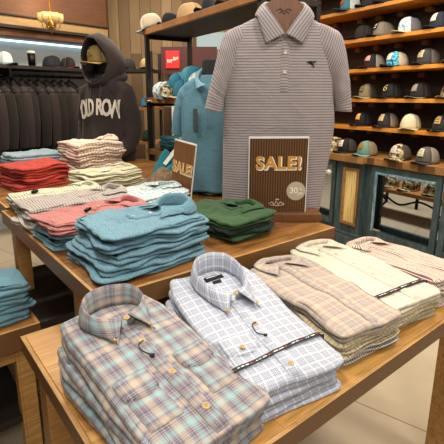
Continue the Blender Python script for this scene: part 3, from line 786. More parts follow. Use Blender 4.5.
bmesh.ops.delete(bm, geom=[f for f in bm.faces if f.calc_center_median().y < 0 and f.calc_center_median().z > .722+abs(f.calc_center_median().x-.008)*1.45], context='FACES')
body = obj('body', bm, F_greypolo, T); solid(body, .0025, -1)
bv = bvh_of(body)
def onbody(bv, x, z, d=.003, y0=-1):
    h = bv.ray_cast(Vector((x, y0, z)), Vector((0, 1, 0)))
    return Vector((x, (h[0].y if h[0] else 0)-d, z))
# collar: ring tilted towards the chest
def loft_collar(ridge, edge, bul=.007, band=.018):
    """collar from a ridge line and an outer edge line, front left round the neck to front right"""
    bm = bmesh.new(); uvl = bm.loops.layers.uv.new('UVMap')
    R, E = catmull(ridge, 7), catmull(edge, 7); g = []; L = 0; m = 8
    for i, (r, e) in enumerate(zip(R, E)):
        if i: L += (e-E[i-1]).length
        out = (e-r); nrm = Vector((r.x-.008, r.y-.0, 0)); nrm = nrm.normalized() if nrm.length > .02 else Vector((0, -1, 0)); nrm = (nrm+Vector((0, -.6 if r.y < .0 else 0, 0))).normalized()
        row = [(r+Vector((0, 0, -band))-nrm*.006, (L, -.02)), (r-nrm*.002, (L, -.003))]
        for k in range(m+1):
            t = k/m; row.append((r.lerp(e, t)+nrm*bul*math.sin(PI*min(1, t*1.0))**.8, (L, out.length*t)))
        g.append([(bm.verts.new(p), u) for p, u in row])
    for i in range(len(g)-1):
        for k in range(len(g[0])-1):
            q = (g[i][k], g[i][k+1], g[i+1][k+1], g[i+1][k]); f = bm.faces.new([v for v, _ in q])
            for lp, (_, u) in zip(f.loops, q): lp[uvl].uv = u
    return bm
rdg = [(.005, -.072, .726), (-.030, -.066, .775), (-.066, -.045, .826), (-.074, .0, .852), (-.045, .035, .862), (.008, .045, .864), (.062, .035, .862), (.091, .0, .852), (.083, -.045, .826), (.046, -.066, .775), (.011, -.072, .724)]
edg = [(-.069, -.072, .689), (-.088, -.064, .740), (-.104, -.050, .790), (-.108, .0, .800), (-.06, .055, .812), (.008, .07, .815), (.078, .055, .812), (.124, .0, .800), (.121, -.050, .786), (.101, -.064, .738), (.078, -.072, .687)]
o = obj('collar', loft_collar(rdg, edg), F_greypolo, T); solid(o, .003)
def wall_strip(bv, x0, x1, z0, z1, lift, nx, nz):
    bm = bmesh.new(); uvl = bm.loops.layers.uv.new('UVMap'); g = []
    for j in range(nz+1):
        g.append([bm.verts.new(onbody(bv, x0+(x1-x0)*i/nx, z0+(z1-z0)*j/nz, lift if 0 < i < nx and 0 < j < nz else lift*.2)) for i in range(nx+1)])
    for j in range(nz):
        for i in range(nx):
            f = bm.faces.new((g[j][i], g[j][i+1], g[j+1][i+1], g[j+1][i]))
            for lp in f.loops: lp[uvl].uv = (lp.vert.co.x, lp.vert.co.z+.006)
    return bm
obj('placket', wall_strip(bv, -.006, .026, .50, .715, .004, 4, 16), F_greypolo, T)
for z in (.655, .58):
    b = obj('button', button_bm(.0075), M_btn_white, T); b.location = onbody(bv, .01, z, .005); b.rotation_euler = (PI/2, 0, 0)
# embroidered bird-like mark on the chest
bm = bmesh.new()
for pts, r in (([(-.018, 0, .006), (-.004, 0, .010), (.012, 0, .008), (.020, 0, .012)], .0025), ([(-.002, 0, .009), (.006, 0, -.002), (.012, 0, -.012)], .0022), ([(-.010, 0, .006), (.0, 0, .0), (.006, 0, -.003)], .002)):
    tube(bm, catmull(pts, 4), r, 6)
c0 = onbody(bv, .118, .61, .003)
for v in bm.verts: v.co += c0
o = obj('chest_logo', bm, M_blackfab, T); o['label'] = 'small black embroidered chest mark'
# sleeve and hem bands
# wooden stand
T = thing('display_stand', 'wooden shirt display stand with block base and rounded neck board inside the striped polo', 'display stand', (.29, 1.79, ZU))
boxes('base', [((-.155, -.075, 0), (.165, .09, .04))], wood('walnut_base', '#7a4d28', '#6a4020', '#38200e', .2, 1.2, 0, .9, .4, .3), T, .005)
bm = bmesh.new(); prof = []
for k in range(25):
    a = PI*k/24; prof.append((.080*math.cos(a), .86+.045*math.sin(a)))
out = prof + [(-.078, .84), (-.05, .78), (-.02, .735), (-.02, .60), (.02, .60), (.02, .735), (.05, .78), (.078, .84)]
for y in (.018, .034):
    bm.faces.new([bm.verts.new((x-.012, y, z)) for x, z in out])
bm.faces.ensure_lookup_table(); A, B = [list(f.verts) for f in bm.faces]
for i in range(len(A)): bm.faces.new((A[i], A[(i+1) % len(A)], B[(i+1) % len(A)], B[i]))
bmesh.ops.recalc_face_normals(bm, faces=bm.faces)
M_neck = wood('neck_board_wood', '#7c4c22', '#6a3f1a', '#3e220c', .3, 1.2, 2, .9, .4, .3)
nb = obj('neck_board', bm, M_neck, T, False)
bm = bmesh.new()
for z, hw in ((.856, .03), (.846, .02)):
    tube(bm, catmull([(-.012-hw, .0165, z), (-.012-hw*.5, .0165, z+.006), (-.012, .0165, z-.002), (-.012+hw*.5, .0165, z+.006), (-.012+hw, .0165, z)], 5), .0012, 6)
obj('burned_mark', bm, M_blackfab, nb)
boxes('post', [((-.027, .018, .04), (.003, .034, .62))], M_darkwood, T, .002)

# teal polo on a bust behind
TX, TY = -.005, 2.28
T = thing('polo_shirt', 'teal heather polo on a black bust behind the striped polo, beside the small sale sign', 'shirt', (TX, TY, .93), math.radians(-12))
bm = bmesh.new(); uvl = bm.loops.layers.uv.new('UVMap')
prof = [(.0, -.17, .20, .09), (.12, -.165, .19, .09), (.24, -.17, .18, .09), (.36, -.175, .175, .09), (.46, -.18, .18, .08), (.53, -.17, .17, .068), (.575, -.135, .135, .055), (.61, -.07, .07, .045)]
polo_body(bm, prof, 0, 0, uvl, .016, 8)
_sl = [((.10, .60), (.06, .48), .045), ((.15, .57), (.11, .45), .055), ((.185, .535), (.15, .42), .058), ((.205, .48), (.165, .385), .058), ((.222, .40), (.165, .34), .055), ((.232, .31), (.165, .29), .05)]
sleeve2(bm, uvl, mir(_sl), 0, 4, .01); sleeve2(bm, uvl, _sl, 0, 6, .01)
body = obj('body', bm, F_tealdeep, T); solid(body, .0025, -1); bv = bvh_of(body)
bm = collar_bm(.075, .075, .02, .01, .045, (.075, -.03), gap=168, stand=True, bulge=.01)
Mx = Matrix.Translation((0, -.03, .60)) @ Matrix.Rotation(math.radians(40), 4, 'X')
for v in bm.verts: v.co = Mx @ v.co
solid(obj('collar', bm, F_teal, T), .003)
obj('placket', wall_strip(bv, -.016, .016, .34, .53, .004, 4, 14), F_tealdeep, T)
bm = bmesh.new(); box(bm, (-.012, -.006, -.058), (.012, 0, .058), .002); ht = obj('hang_tag', bm, plain('dark_green_card', '#3c4a44', .5), T, False, onbody(bv, -.075, .385, .008)); ht['label'] = 'long narrow dark green hang tag'
T = thing('display_bust', 'black bust form with flat neck top wearing the teal polo', 'display stand', (TX, TY, ZU), math.radians(-12))
bm = bmesh.new(); lathe(bm, [(0, 0), (.09, 0), (.09, .012), (.02, .02), (.015, .3), (0, .3)], 24); obj('base', bm, M_black, T)
bm = bmesh.new(); lathe(bm, [(0, .25), (.1, .26), (.12, .4), (.11, .5), (.06, .575), (.062, .70), (.055, .71), (0, .71)], 28)
for v in bm.verts: v.co.y *= .55
obj('bust', bm, M_blackfab, T)

# ------------------------------------------------------------------ sale signs
M_sign = NT('ribbed_brown_print', .45); t = M_sign; co = t.coord(); sp = t.node('ShaderNodeSeparateXYZ'); t.l.new(co, sp.inputs[0])
f = t.math('FRACT', t.math('MULTIPLY', sp.outputs[0], 95))
c = t.ramp(f, [(0, '#1c0e04'), (.3, '#4a2c0e'), (.55, '#805420'), (.8, '#4a2c0e'), (1, '#1c0e04')])
t.color(t.mix(t.math('MULTIPLY', t.noise(t.map(co, sc=(30, 1, 6)), 1, 4), .5), c, lin('#4a2c10'))); M_sign = M_sign.m
M_gold = plain('gold_letter', '#c98f3e', .4); M_cream = plain('cream_print', '#efe6d0', .5)
M_cut = plain('pale_sticker', '#b5ab94', .5)
def sale_sign(label, loc, rz, tiltx, w, h, full=True, tilty=0):
    T = thing('sale_sign', label, 'sign', loc, rz); T.rotation_euler = (tiltx, tilty, rz)
    boxes('backing', [((-w/2-.004, 0, 0), (w/2+.004, .006, h+.004))], M_white, T, .001)
    pn = boxes('panel', [((-w/2, -.0015, 0.002), (w/2, .0005, h-.004))], M_sign, T, 0)
    if full is False:
        pn.data.materials[0] = wood('plain_brown_print', '#7c4f20', '#6c421a', '#3c2008', .4, 1, 2, .9, .5, .3)
    def put(s, size, x, z, mat, bold, y, name, par, dx=0, shear=0, sx=1):
        bm = text_bm(s, size, bold, shear, .0004, 1.1 if s == 'SALE!' else 1.0)
        for v in bm.verts: v.co = Vector((v.co.x*sx+x, y-v.co.z, v.co.y+z))
        return obj(name, bm, mat, par, False)
    zt = h*.665 if full else h*.56
    put('SALE!', .074, .004, zt-.004, M_cream, .0036, -.003, 'letter_outline', T)
    put('SALE!', .074, 0, zt, M_gold, .0022, -.0042, 'lettering', T)
    if full:
        bm = bmesh.new(); lathe(bm, [(0, 0), (.04, 0), (.04, .0015), (0, .0015)], 32, Matrix.Translation((w/2-.042, -.002, h*.295)) @ Matrix.Rotation(PI/2, 4, 'X'))
        st = obj('discount_sticker', bm, M_cut, T, False); st['label'] = 'round pale discount sticker'
        put('30', .036, w/2-.052, h*.30, M_cream, .0006, -.0042, 'number', st)
        put('%', .016, w/2-.022, h*.315, M_cream, .0003, -.0042, 'percent_mark', st)
        put('OFF', .013, w/2-.024, h*.26, M_cream, .0003, -.0042, 'word', st)
        bm = bmesh.new(); 
        tube(bm, catmull([(-.035, -.003, .040), (-.022, -.003, .047), (-.012, -.003, .036), (-.004, -.003, .052), (.004, -.003, .036), (.014, -.003, .046), (.03, -.003, .037)], 5), .0011, 5)
        tube(bm, catmull([(-.03, -.003, .035), (0, -.003, .031), (.03, -.003, .035)], 5), .0009, 5)
        tube(bm, catmull([(-.008, -.003, .056), (0, -.003, .060), (.008, -.003, .055)], 4), .0011, 5)
        obj('script_mark', bm, M_cream, T)
    return T
sale_sign('large brown ribbed sale sign with thirty percent sticker standing on the striped polo stand', (.265, 1.728, .951), math.radians(2), 0, .240, .318)
sale_sign('small brown sale sign seen nearly edge on, leaning beside the teal polo', (-.178, 2.06, ZU+.012), math.radians(-56), math.radians(-6), .20, .295, False, tilty=math.radians(3))

# ------------------------------------------------------------------ caps
def mesh_mat(c):
    return plain('cap_mesh_'+c, c, .8)
MC = {}
def cm(c):
    if c not in MC: MC[c] = plain('cap_cloth_'+c.strip('#'), c, .85, bump=.15)
    return MC[c]
CAMO = camo('camo_cloth', ['#3a3426', '#6e6040', '#a59468', '#d8cdb0'], 30)
BCAMO = camo('blue_camo_cloth', ['#174f6e', '#2f9cc0', '#7fd0e0', '#1e7ba0'], 40)
WCAMO = camo('white_teal_camo', ['#5a93a4', '#e0e4e0', '#b8d0d2', '#ffffff'], 40)
CAPS = 1.08
def cap(label, loc, rz, front, back, brim, patch=None, pcol='#e8e0c8', tilt=(0, 0), sc=1.0, name='baseball_cap', pshape='rect', group=None, mark=None, z0=0):
    sc *= CAPS
    T = thing(name, label, 'cap', loc, rz, group); T.rotation_euler = (tilt[0], tilt[1], rz); T.scale = (sc,)*3
    nu, nv = 28, 10
    def pt(a, v):
        # crown: a angle (front = -Y), v 0 rim .. 1 top
        e = v*PI/2; rx, ry = .078, .092
        r = math.cos(e)**.72; x = rx*math.sin(a)*r; y = -ry*math.cos(a)*r; fr = max(0, math.cos(a))
        z = .115*math.sin(e)**.9*(1+.06*fr)
        y -= .012*fr*math.sin(2*e)
        return Vector((x, y, z+.004))
    def part(nm, a0, a1, mat):
        bm = bmesh.new(); n = max(6, int(nu*(a1-a0)/(2*PI)))
        g = [[bm.verts.new(pt(a0+(a1-a0)*i/n, j/nv)) for i in range(n+1)] for j in range(nv+1)]
        for j in range(nv):
            for i in range(n): bm.faces.new((g[j][i], g[j][i+1], g[j+1][i+1], g[j+1][i]))
        bmesh.ops.remove_doubles(bm, verts=bm.verts, dist=.0003)
        return solid(obj(nm, bm, mat, T), .002, -1)
    part('crown_front', -1.05, 1.05, front); part('crown_back', 1.05, 2*PI-1.05, back)
    bm = bmesh.new(); n = 16; g = []
    for j in range(6):
        row = []
        for i in range(n+1):
            a = -1.15+2.3*i/n; p = pt(a, 0); k = j/5
            ex = .072*math.cos(a*.85)**.8 if abs(a) < 1.2 else 0
            q = Vector((p.x*(1+.04*k), p.y-ex*k-.002*k, .006-.0*k)); q.z += -.30*abs(q.x)**1.5*k*4*.55+.012*(1-abs(a)/1.15)*k+.004
            row.append(bm.verts.new(q))
        g.append(row)
    for j in range(5):
        for i in range(n): bm.faces.new((g[j][i], g[j][i+1], g[j+1][i+1], g[j+1][i]))
    solid(obj('brim', bm, brim, T), .003, 0)
    bm = bmesh.new(); lathe(bm, [(0, .128), (.005, .127), (.008, .122), (.006, .117), (0, .117)], 10); o = obj('top_button', bm, brim, T); 
    o.location = (0, -.0, -.004)
    if patch:
        bm = bmesh.new(); pn = 8; hw, z0p, z1p = (.026, .25, .68) if patch != 'wide' else (.034, .3, .62)
        g = []
        for j in range(pn+1):
            row = []
            for i in range(pn+1):
                u = -1+2*i/pn; v = -1+2*j/pn
                if pshape == 'round': u, v = u*math.sqrt(1-v*v/2), v*math.sqrt(1-u*u/2)
                p = pt(u*hw/.078, (z0p+z1p)/2+(z1p-z0p)/2*v); c = Vector((p.x*1.045, p.y-.0045, p.z)); row.append(bm.verts.new(c))
            g.append(row)
        for j in range(pn):
            for i in range(pn): bm.faces.new((g[j][i], g[j][i+1], g[j+1][i+1], g[j+1][i]))
        o = obj('front_patch', bm, cm(pcol), T); solid(o, .002, 0)
        if mark:
            bm = bmesh.new()
            def mp(u, v):
                p = pt(u*hw/.078, (z0p+z1p)/2+(z1p-z0p)/2*v); return Vector((p.x*1.05, p.y-.0065, p.z))
            kind, mc = mark
            if kind == 'flag':
                for k in range(4): tube(bm, [mp(-1+.2*q, -.8+k*.45) for q in range(11)], .0018, 5)
            elif kind == 'letter':
                tube(bm, catmull([mp(.6, .6), mp(0, .8), mp(-.6, .4), mp(-.6, -.4), mp(0, -.8), mp(.6, -.5), mp(.6, 0), mp(.1, 0)], 4), .003, 6)
            else:
                for k in (-.45, .05, .45): tube(bm, [mp(-.6+.15*q, k) for q in range(9)], .0022, 5)
            obj('patch_mark', bm, cm(mc), o)
    return T

# right cap wall: local x runs along the wall away from the camera's right (t), y goes into the wall
DW = Vector((-.532, .847, 0)); NW = Vector((.847, .532, 0)); P0 = Vector((1.43, 3.73, 0))
RW = Matrix(((DW.x, NW.x, 0, P0.x), (DW.y, NW.y, 0, P0.y), (0, 0, 1, 0), (0, 0, 0, 1)))
# (x, y) -> x along DW, y into wall: DW x NW = -z, so mirror handled by using -x
RWm = Matrix(((-DW.x, NW.x, 0, P0.x), (-DW.y, NW.y, 0, P0.y), (0, 0, 1, 0), (0, 0, 0, 1)))   # local x = towards the camera's right
T = thing('cap_shelving', 'dark wooden wall shelving with honey wood shelf edges filled with caps above the blue cabinet', 'shelf', (0, 0, 0)); T.matrix_world = RWm
X0, X1 = -2.05, 1.6
SH = [1.155, 1.415, 1.685, 1.955, 2.225, 2.5]
boxes('back_panel', [((X0, .46, .90), (X1, .49, 2.8))], M_darkback, T, .002)
for z in SH: boxes('shelf_board', [((X0, .13, z-.032), (X1, .46, z))], M_shelf, T, .003)
for x in (X0, X1-.03): boxes('side_panel', [((x-.03 if x == X0 else x+.03, .12, .90), (x if x == X0 else x+.06, .49, 2.8))], M_darkwood, T, .002)
M_clip = plain('tan_clip', '#7a5c3a', .6)
k = 0
for z in SH[:5]:
    for x in (-1.3, -.95, -.62, -.40, -.17, .1, .37, .64): boxes('cap_bracket', [((x-.03, .40, z-.085), (x+.03, .458, z-.045))], M_clip, T, .004)
# cabinet below
t = NT('distressed_teal_paint', .6); co = t.coord()
n = t.noise(t.map(co, sc=(14, 14, 3)), 1.5, 6, .7)
n2 = t.noise(co, 3, 4, .6)
c = t.ramp(n, [(.35, '#2b383a'), (.5, '#3b4d50'), (.62, '#4a6064'), (.72, '#6d6250')])
t.color(t.mix(t.math('MULTIPLY', n2, .4), c, lin('#2a3638'))); M_teal = t.m
t = NT('worn_pale_teal', .6); co = t.coord(); n = t.noise(t.map(co, sc=(10, 10, 3)), 3, 5, .7)
t.color(t.ramp(n, [(.35, '#4d6a76'), (.55, '#86a8b4'), (.7, '#a8b8b4')])); M_paleteal = t.m
t = NT('streaked_mustard', .6); co = t.coord(); n = t.noise(t.map(co, sc=(60, 60, 4)), 1, 5, .7)
t.color(t.ramp(n, [(.3, '#a88a4c'), (.5, '#d8bc78'), (.7, '#ecd89c')])); M_must = t.m
M_glass = bpy.data.materials.new('clear_glass'); M_glass.use_nodes = True; bs = M_glass.node_tree.nodes['Principled BSDF']
bs.inputs['Transmission Weight'].default_value = 1; bs.inputs['Roughness'].default_value = 0; bs.inputs['IOR'].default_value = 1.02
bs.inputs['Base Color'].default_value = (.97, .99, 1, 1)
T = thing('display_cabinet', 'distressed blue green cabinet with mustard panel and glass doors under a rough wood counter', 'cabinet'); T.matrix_world = RWm
CTX = -.05
boxes('countertop', [((X0-.05, -.0, .835), (-.53, .5, .90)), ((-.53, -.06, .835), (-.08, .5, .90)), ((-.08, 0, .835), (X1+.05, .5, .90))], M_counter, T, .006)
# pilaster
boxes('pilaster', [((-.42, -.0, .13), (-.11, .09, .835))], M_teal, T, .004)
boxes('pilaster_base', [((-.45, -.035, 0), (-.09, .1, .11)), ((-.435, -.02, .11), (-.10, .095, .14))], M_teal, T, .008)
boxes('panel_frame', [((-.33, -.018, .22), (-.302, .004, .78)), ((-.168, -.018, .22), (-.14, .004, .78)), ((-.302, -.018, .22), (-.168, .004, .248)), ((-.302, -.018, .752), (-.168, .004, .78))], M_counter, T, .004)
boxes('inset_panel', [((-.302, -.006, .248), (-.168, .003, .752))], M_must, T, .001)
boxes('frame', [((-.2, .05, .10), (X1, .1, .20)), ((-.2, .05, .80), (X1, .1, .835)), ((X0, .05, .10), (-.42, .1, .20)), ((X0, .05, .80), (-.42, .1, .835)), ((-.15, .05, .2), (-.03, .1, .8)), ((-.52, .05, .2), (-.47, .1, .8)), ((X1-.08, .05, .2), (X1, .1, .8)), ((X0, .05, .2), (X0+.08, .1, .8)),
                ((X0, .42, .10), (X1, .46, .16)), ((X0, .42, .8), (X1, .46, .835)), ((X0, .42, .16), (X0+.06, .46, .8)), ((X1-.06, .42, .16), (X1, .46, .8)), ((-.47, .42, .16), (-.2, .46, .8))], M_teal, T, .004)
boxes('plinth', [((X0, .06, 0), (-.5, .44, .1)), ((-.17, .06, 0), (X1, .44, .1))], M_teal, T, .006)
def door(x0, x1, mt):
    D = boxes('door', [((x0, .02, .17), (x0+.05, .05, .83)), ((x1-.05, .02, .17), (x1, .05, .83)), ((x0+.05, .02, .17), (x1-.05, .05, .225)), ((x0+.05, .02, .775), (x1-.05, .05, .83))], mt, T, .004)
    g = boxes('pane', [((x0+.05, .032, .225), (x1-.05, .036, .775))], M_glass, D, 0)
    return D
door(-.04, .62, M_teal)
boxes('door_moulding', [((.01, .012, .225), (.03, .03, .775)), ((.03, .012, .755), (.57, .03, .775))], M_paleteal, T, .003)
door(.64, 1.40, M_teal)
D = door(-1.2, -.455, M_teal)
bm = bmesh.new(); 
for dz in (0,):
    for dx in (0, .045):
        lathe(bm, [(0, 0), (.01, .0), (.01, .015), (.024, .025), (.027, .04), (.02, .052), (0, .056)], 16, Matrix.Translation((-.53+dx-.02, .022, .70)) @ Matrix.Rotation(PI/2, 4, 'X'))
obj('knob', bm, M_white, D)
door(-1.95, -1.22, M_teal)

def onwall(t, y, z):  # t measured away from the right, y into the wall
    v = P0+DW*t+NW*y; return (v.x, v.y, z)
FACE = math.atan2(NW.y, NW.x)-PI/2   # a cap with front -Y turned to face out of the wall
c_ = cm
caps = [
 # counter row (t, set-back, z)
 ('camo cap on the counter beside the striped polo sleeve', .60, .16, .90, CAMO, CAMO, CAMO, 1, '#b8a888', 'mark', '#3a3426', .3),
 ('black cap with red and white patch on the counter', .42, .13, .90, c_('#17171a'), c_('#3a3430'), c_('#17171a'), 1, '#e8e4dc', 'mark', '#c8302a', .1),
 ('sage green and pale blue cap with brown leather patch on the counter', .16, .10, .90, c_('#6f9484'), c_('#8a7a5c'), c_('#7ba0a0'), 1, '#9a6a34', None, None, .1),
 ('camo cap with red patch on the counter at the right', -.17, .12, .90, CAMO, c_('#4a4234'), CAMO, 1, '#d8d4cc', 'mark', '#c8302a', .1),
 ('grey cap with cream patch at the right end of the counter row', -.42, .12, .90, c_('#5c5850'), c_('#8c8474'), c_('#3a3834'), 1, '#d8ceb0', 'mark', '#3a3426', .1),
 # shelf 1
 ('black cap with orange and white patch on the lowest shelf', .36, .28, SH[0], c_('#121214'), c_('#121214'), c_('#121214'), 1, '#e0902c', 'mark', '#f0ece0', .15),
 ('charcoal cap with tan square patch and pale mesh back on the lowest shelf', .09, .27, SH[0], c_('#2c2a2c'), c_('#8f877a'), c_('#2c2a2c'), 1, '#d2bc84', 'mark', '#5a4a2c', .15),
 ('cream cap with dark brim end at the right of the lowest shelf', -.17, .22, SH[0], c_('#d8ceac'), c_('#c8bc98'), c_('#d0c4a0'), 0, None, None, None, -.5),
 ('dark cap with tan patch at the far right of the lowest shelf', -.44, .27, SH[0], c_('#23262a'), c_('#4a4a4c'), c_('#23262a'), 1, '#b49a64', 'mark', '#3a2c14', .1),
 # shelf 2
 ('olive khaki cap with dark emblem on the second shelf', .33, .27, SH[1], c_('#82765c'), c_('#2e2a20'), c_('#a59a78'), 1, '#5a4f38', 'mark', '#b8ab84', .25),
 ('black cap with cream curved letter on the second shelf', .07, .27, SH[1], c_('#101012'), c_('#101012'), c_('#1c1c1e'), 1, '#101012', 'letter', '#d8bc7c', .2),
 ('black cap with grey brim at the right of the second shelf', -.21, .27, SH[1], c_('#18181a'), c_('#18181a'), c_('#6c6a66'), 1, '#8a8478', None, None, .2),
 ('tan cap with brown patch at the far right of the second shelf', -.48, .27, SH[1], c_('#8f7c58'), c_('#3a3020'), c_('#8f7c58'), 1, '#4a3018', None, None, .2),
 # shelf 3
 ('black cap with flag patch and red brim edge on the third shelf', .29, .27, SH[2], c_('#17171a'), c_('#8a8276'), c_('#6a1c1a'), 'wide', '#e2b8a8', 'flag', '#b03028', .35),
 ('bright blue camo cap with white patch and beige mesh on the third shelf', .04, .25, SH[2], BCAMO, c_('#b8ae98'), c_('#1c2228'), 1, '#e8e4d8', 'mark', '#98a4a0', .35),
 ('dark grey cap at the right of the third shelf', -.24, .27, SH[2], c_('#3a3a3c'), c_('#5a564e'), c_('#3a3a3c'), 1, '#c8b890', 'mark', '#3a3426', .3),
 ('olive cap at the far right of the third shelf', -.50, .27, SH[2], c_('#5a5a3c'), c_('#8a8268'), c_('#5a5a3c'), 1, '#d8d0b0', None, None, .3),
 # shelf 4
 ('dark cap half hidden behind the polo shoulder on the fourth shelf', .43, .27, SH[3], c_('#1e1c1c'), c_('#1e1c1c'), c_('#1e1c1c'), 0, None, None, None, .4),
 ('grey cap with black and white oval emblem on the fourth shelf', .22, .27, SH[3], c_('#7e7468'), c_('#6a6258'), c_('#2a2622'), 1, '#1c1a1a', 'mark', '#f0ece4', .45),
 ('white and pale blue cap with dark top button on the fourth shelf', -.05, .25, SH[3], WCAMO, c_('#5c6068'), c_('#d0c4a8'), 0, None, None, None, .5),
 ('navy cap at the right of the fourth shelf', -.32, .27, SH[3], c_('#1c2638'), c_('#a8a294'), c_('#1c2638'), 1, '#d8d0b8', None, None, .4),
 # shelf 5
 ('teal and white cap with red emblem on the top visible shelf behind the polo', .58, .22, SH[4], c_('#3f7486'), c_('#b8c4c0'), c_('#2c4a58'), 1, '#c84c34', None, None, .6),
 ('black cap on the top visible shelf', .36, .26, SH[4], c_('#1a1a1c'), c_('#1a1a1c'), c_('#1a1a1c'), 0, None, None, None, .6),
 ('charcoal cap on the top visible shelf right of the black cap', .16, .26, SH[4], c_('#2c2a2c'), c_('#4a4644'), c_('#2c2a2c'), 0, None, None, None, .6),
]
for (lab, t_, y_, z_, fr, bk, bri, pt_, pc, mk, mkc, tw) in caps:
    cap(lab, onwall(t_, y_, z_+.001), FACE-tw*.6, fr, bk, bri, pt_, pc or '#e8e0c8', mark=(mk, mkc) if mk else None, sc=1.0, pshape='round' if 'leather' in lab or 'oval' in lab else 'rect', group='caps on the wall shelving')

# bench and camo caps seen through the cabinet glass
T = thing('low_bench', 'low wooden shelf bench with curled black iron legs behind the cabinet glass', 'bench', (2.35, 4.95, 0), math.radians(-58))
boxes('bench_top', [((-.6, -.2, .30), (.6, .2, .345))], M_rackwood, T, .004)
for x in (-.5, .5):
    bm = bmesh.new(); tube(bm, catmull([(x, -.15, .3), (x-.05, -.17, .2), (x+.06, -.19, .1), (x, -.2, .01)], 6), .014, 8); tube(bm, catmull([(x, .15, .3), (x-.05, .17, .2), (x+.06, .19, .1), (x, .2, .01)], 6), .014, 8)
    obj('iron_leg', bm, M_black, T)
bm = bmesh.new(); tube(bm, catmull([(-.5, -.17, .2), (-.25, -.17, .26), (0, -.17, .18), (.25, -.17, .26), (.5, -.17, .2)], 8), .012, 8); obj('scroll_rail', bm, M_black, T)
for i, (x, s) in enumerate(((-.25, .1), (.02, -.2), (.28, .3))):
    v = Vector((2.35, 4.95, 0))+Matrix.Rotation(math.radians(-58), 3, 'Z') @ Vector((x, 0, 0))
    cap('%s camo cap from the left on the low bench behind the cabinet glass' % NTH[i], (v.x, v.y, .347), math.radians(-58)+s, CAMO, CAMO, CAMO, None, group='camo caps on the low bench', sc=1.1)
T = thing('metal_stand', 'black metal stand with crossbars behind the cabinet glass', 'stand', (2.45, 5.6, 0), math.radians(-58))
for x in (-.5, -.1, .35): boxes('post', [((x-.015, -.015, 0), (x+.015, .015, 1.1))], M_black, T, .002)
for z in (.25, .6, .95): boxes('crossbar', [((-.485, -.01, z), (.335, .01, z+.025))], M_black, T, .002)

# ------------------------------------------------------------------ middle rack
P1 = Vector((-.60, 3.8, 0)); DR = Vector((.532, -.847, 0))
RR = Matrix(((DR.x, NW.x, 0, P1.x), (DR.y, NW.y, 0, P1.y), (0, 0, 1, 0), (0, 0, 0, 1)))
T = thing('shelving_rack', 'black metal rack with honey wood shelves behind the striped polo holding caps and folded shirts', 'shelf'); T.matrix_world = RR
RL, RD = 1.6, .45
for x in (0, RL-.035):
    for y in (0, RD-.035): boxes('post', [((x, y, 0), (x+.035, y+.035, 1.97 if y else 1.97))], M_darkwood, T, .002)
for nm, z in (('top_shelf', 1.985), ('middle_shelf', 1.425), ('lower_shelf', .98), ('bottom_shelf', .5)):
    boxes(nm, [((-.01, -.012, z-.045), (RL, .02, z))], M_rackwood, T, .002)
    boxes('shelf_deck', [((0, .02, z-.04), (RL, RD, z-.004))], M_darkwood, T, .002)
    boxes('side_rail', [((.0, .035, z-.075), (.02, RD-.035, z-.04))], M_black, T, .001)
def onrack(x, y, z): v = P1+DR*x+NW*y; return (v.x, v.y, z)
FR = math.atan2(DR.y, DR.x)
cap('cream cap with pale blue brim hanging over the left corner of the rack top', onrack(.05, .06, 1.99), FR-.9, c_('#d8cdb4'), c_('#c8bca4'), c_('#bcd4e0'), None, sc=.95, tilt=(.25, 0), group='caps on the rack top')
cap('black cap on the rack top beside the cream cap', onrack(.24, .14, 1.986), FR+.4, c_('#171416'), c_('#171416'), c_('#171416'), None, sc=.85, group='caps on the rack top')
cap('tan cap on the rack top seen from behind', onrack(.55, .14, 1.986), FR+2.6, c_('#a8865a'), c_('#b8966a'), c_('#8a6a42'), None, sc=1, group='caps on the rack top')
cap('dark navy cap on the rack top right of the tan cap', onrack(.88, .16, 1.986), FR+.2, c_('#1c222c'), c_('#1c222c'), c_('#1c222c'), None, sc=1, group='caps on the rack top')
cap('brown cap on the rack top just left of the polo neck', onrack(1.15, .16, 1.986), FR+.2, c_('#4a3828'), c_('#5a4834'), c_('#4a3828'), None, sc=1, group='caps on the rack top')
BL = [c_('#3c8aa4'), c_('#2f7690'), c_('#5aa6ba')]
heap = [(.10, .14, 1.43, 0, 'white and teal cap at the left end of the heap on the rack shelf', WCAMO, WCAMO, .3, .0),
 (.27, .13, 1.43, .3, 'blue cap at the front left of the heap on the rack shelf', BL[0], BL[1], .2, .1),
 (.33, .30, 1.43, 1.0, 'blue cap at the back left of the heap on the rack shelf', BL[1], BL[0], .0, .1),
 (.34, .17, 1.50, .5, 'blue cap lying on the middle of the heap on the rack shelf', BL[0], BL[2], .3, -.2),
 (.44, .24, 1.545, -.3, 'blue cap topmost of the heap on the rack shelf', BL[2], BL[0], .2, .2),
 (.50, .12, 1.43, .2, 'blue cap with cream brim in front of the heap on the rack shelf', BL[1], BL[0], .1, 0),
 (.60, .27, 1.48, .8, 'teal cap behind the white camo caps on the rack shelf', BL[0], BL[1], .2, .2),
 (.68, .12, 1.43, .4, 'white camo cap at the right of the heap on the rack shelf', WCAMO, WCAMO, .15, .1),
 (.70, .18, 1.50, .1, 'white camo cap leaning on top at the right of the heap on the rack shelf', WCAMO, WCAMO, .5, -.3),
 (.88, .14, 1.43, .3, 'pale grey cap at the right end of the heap on the rack shelf', c_('#c8ccc8'), WCAMO, .2, .1)]
for i, (x, y, z, r, lab, a, b_, tx, ty) in enumerate(heap):
    cap(lab, onrack(x, y, z), FR+r, a, b_, a if i != 5 else c_('#e0d8c0'), None, tilt=(tx, ty), group='heap of blue and white caps on the rack shelf')
cap('small camo cap in front of the blue heap on the rack shelf', onrack(.42, -.0, 1.43), FR+.5, CAMO, CAMO, c_('#d8d0b8'), None, sc=.7, group='heap of blue and white caps on the rack shelf')
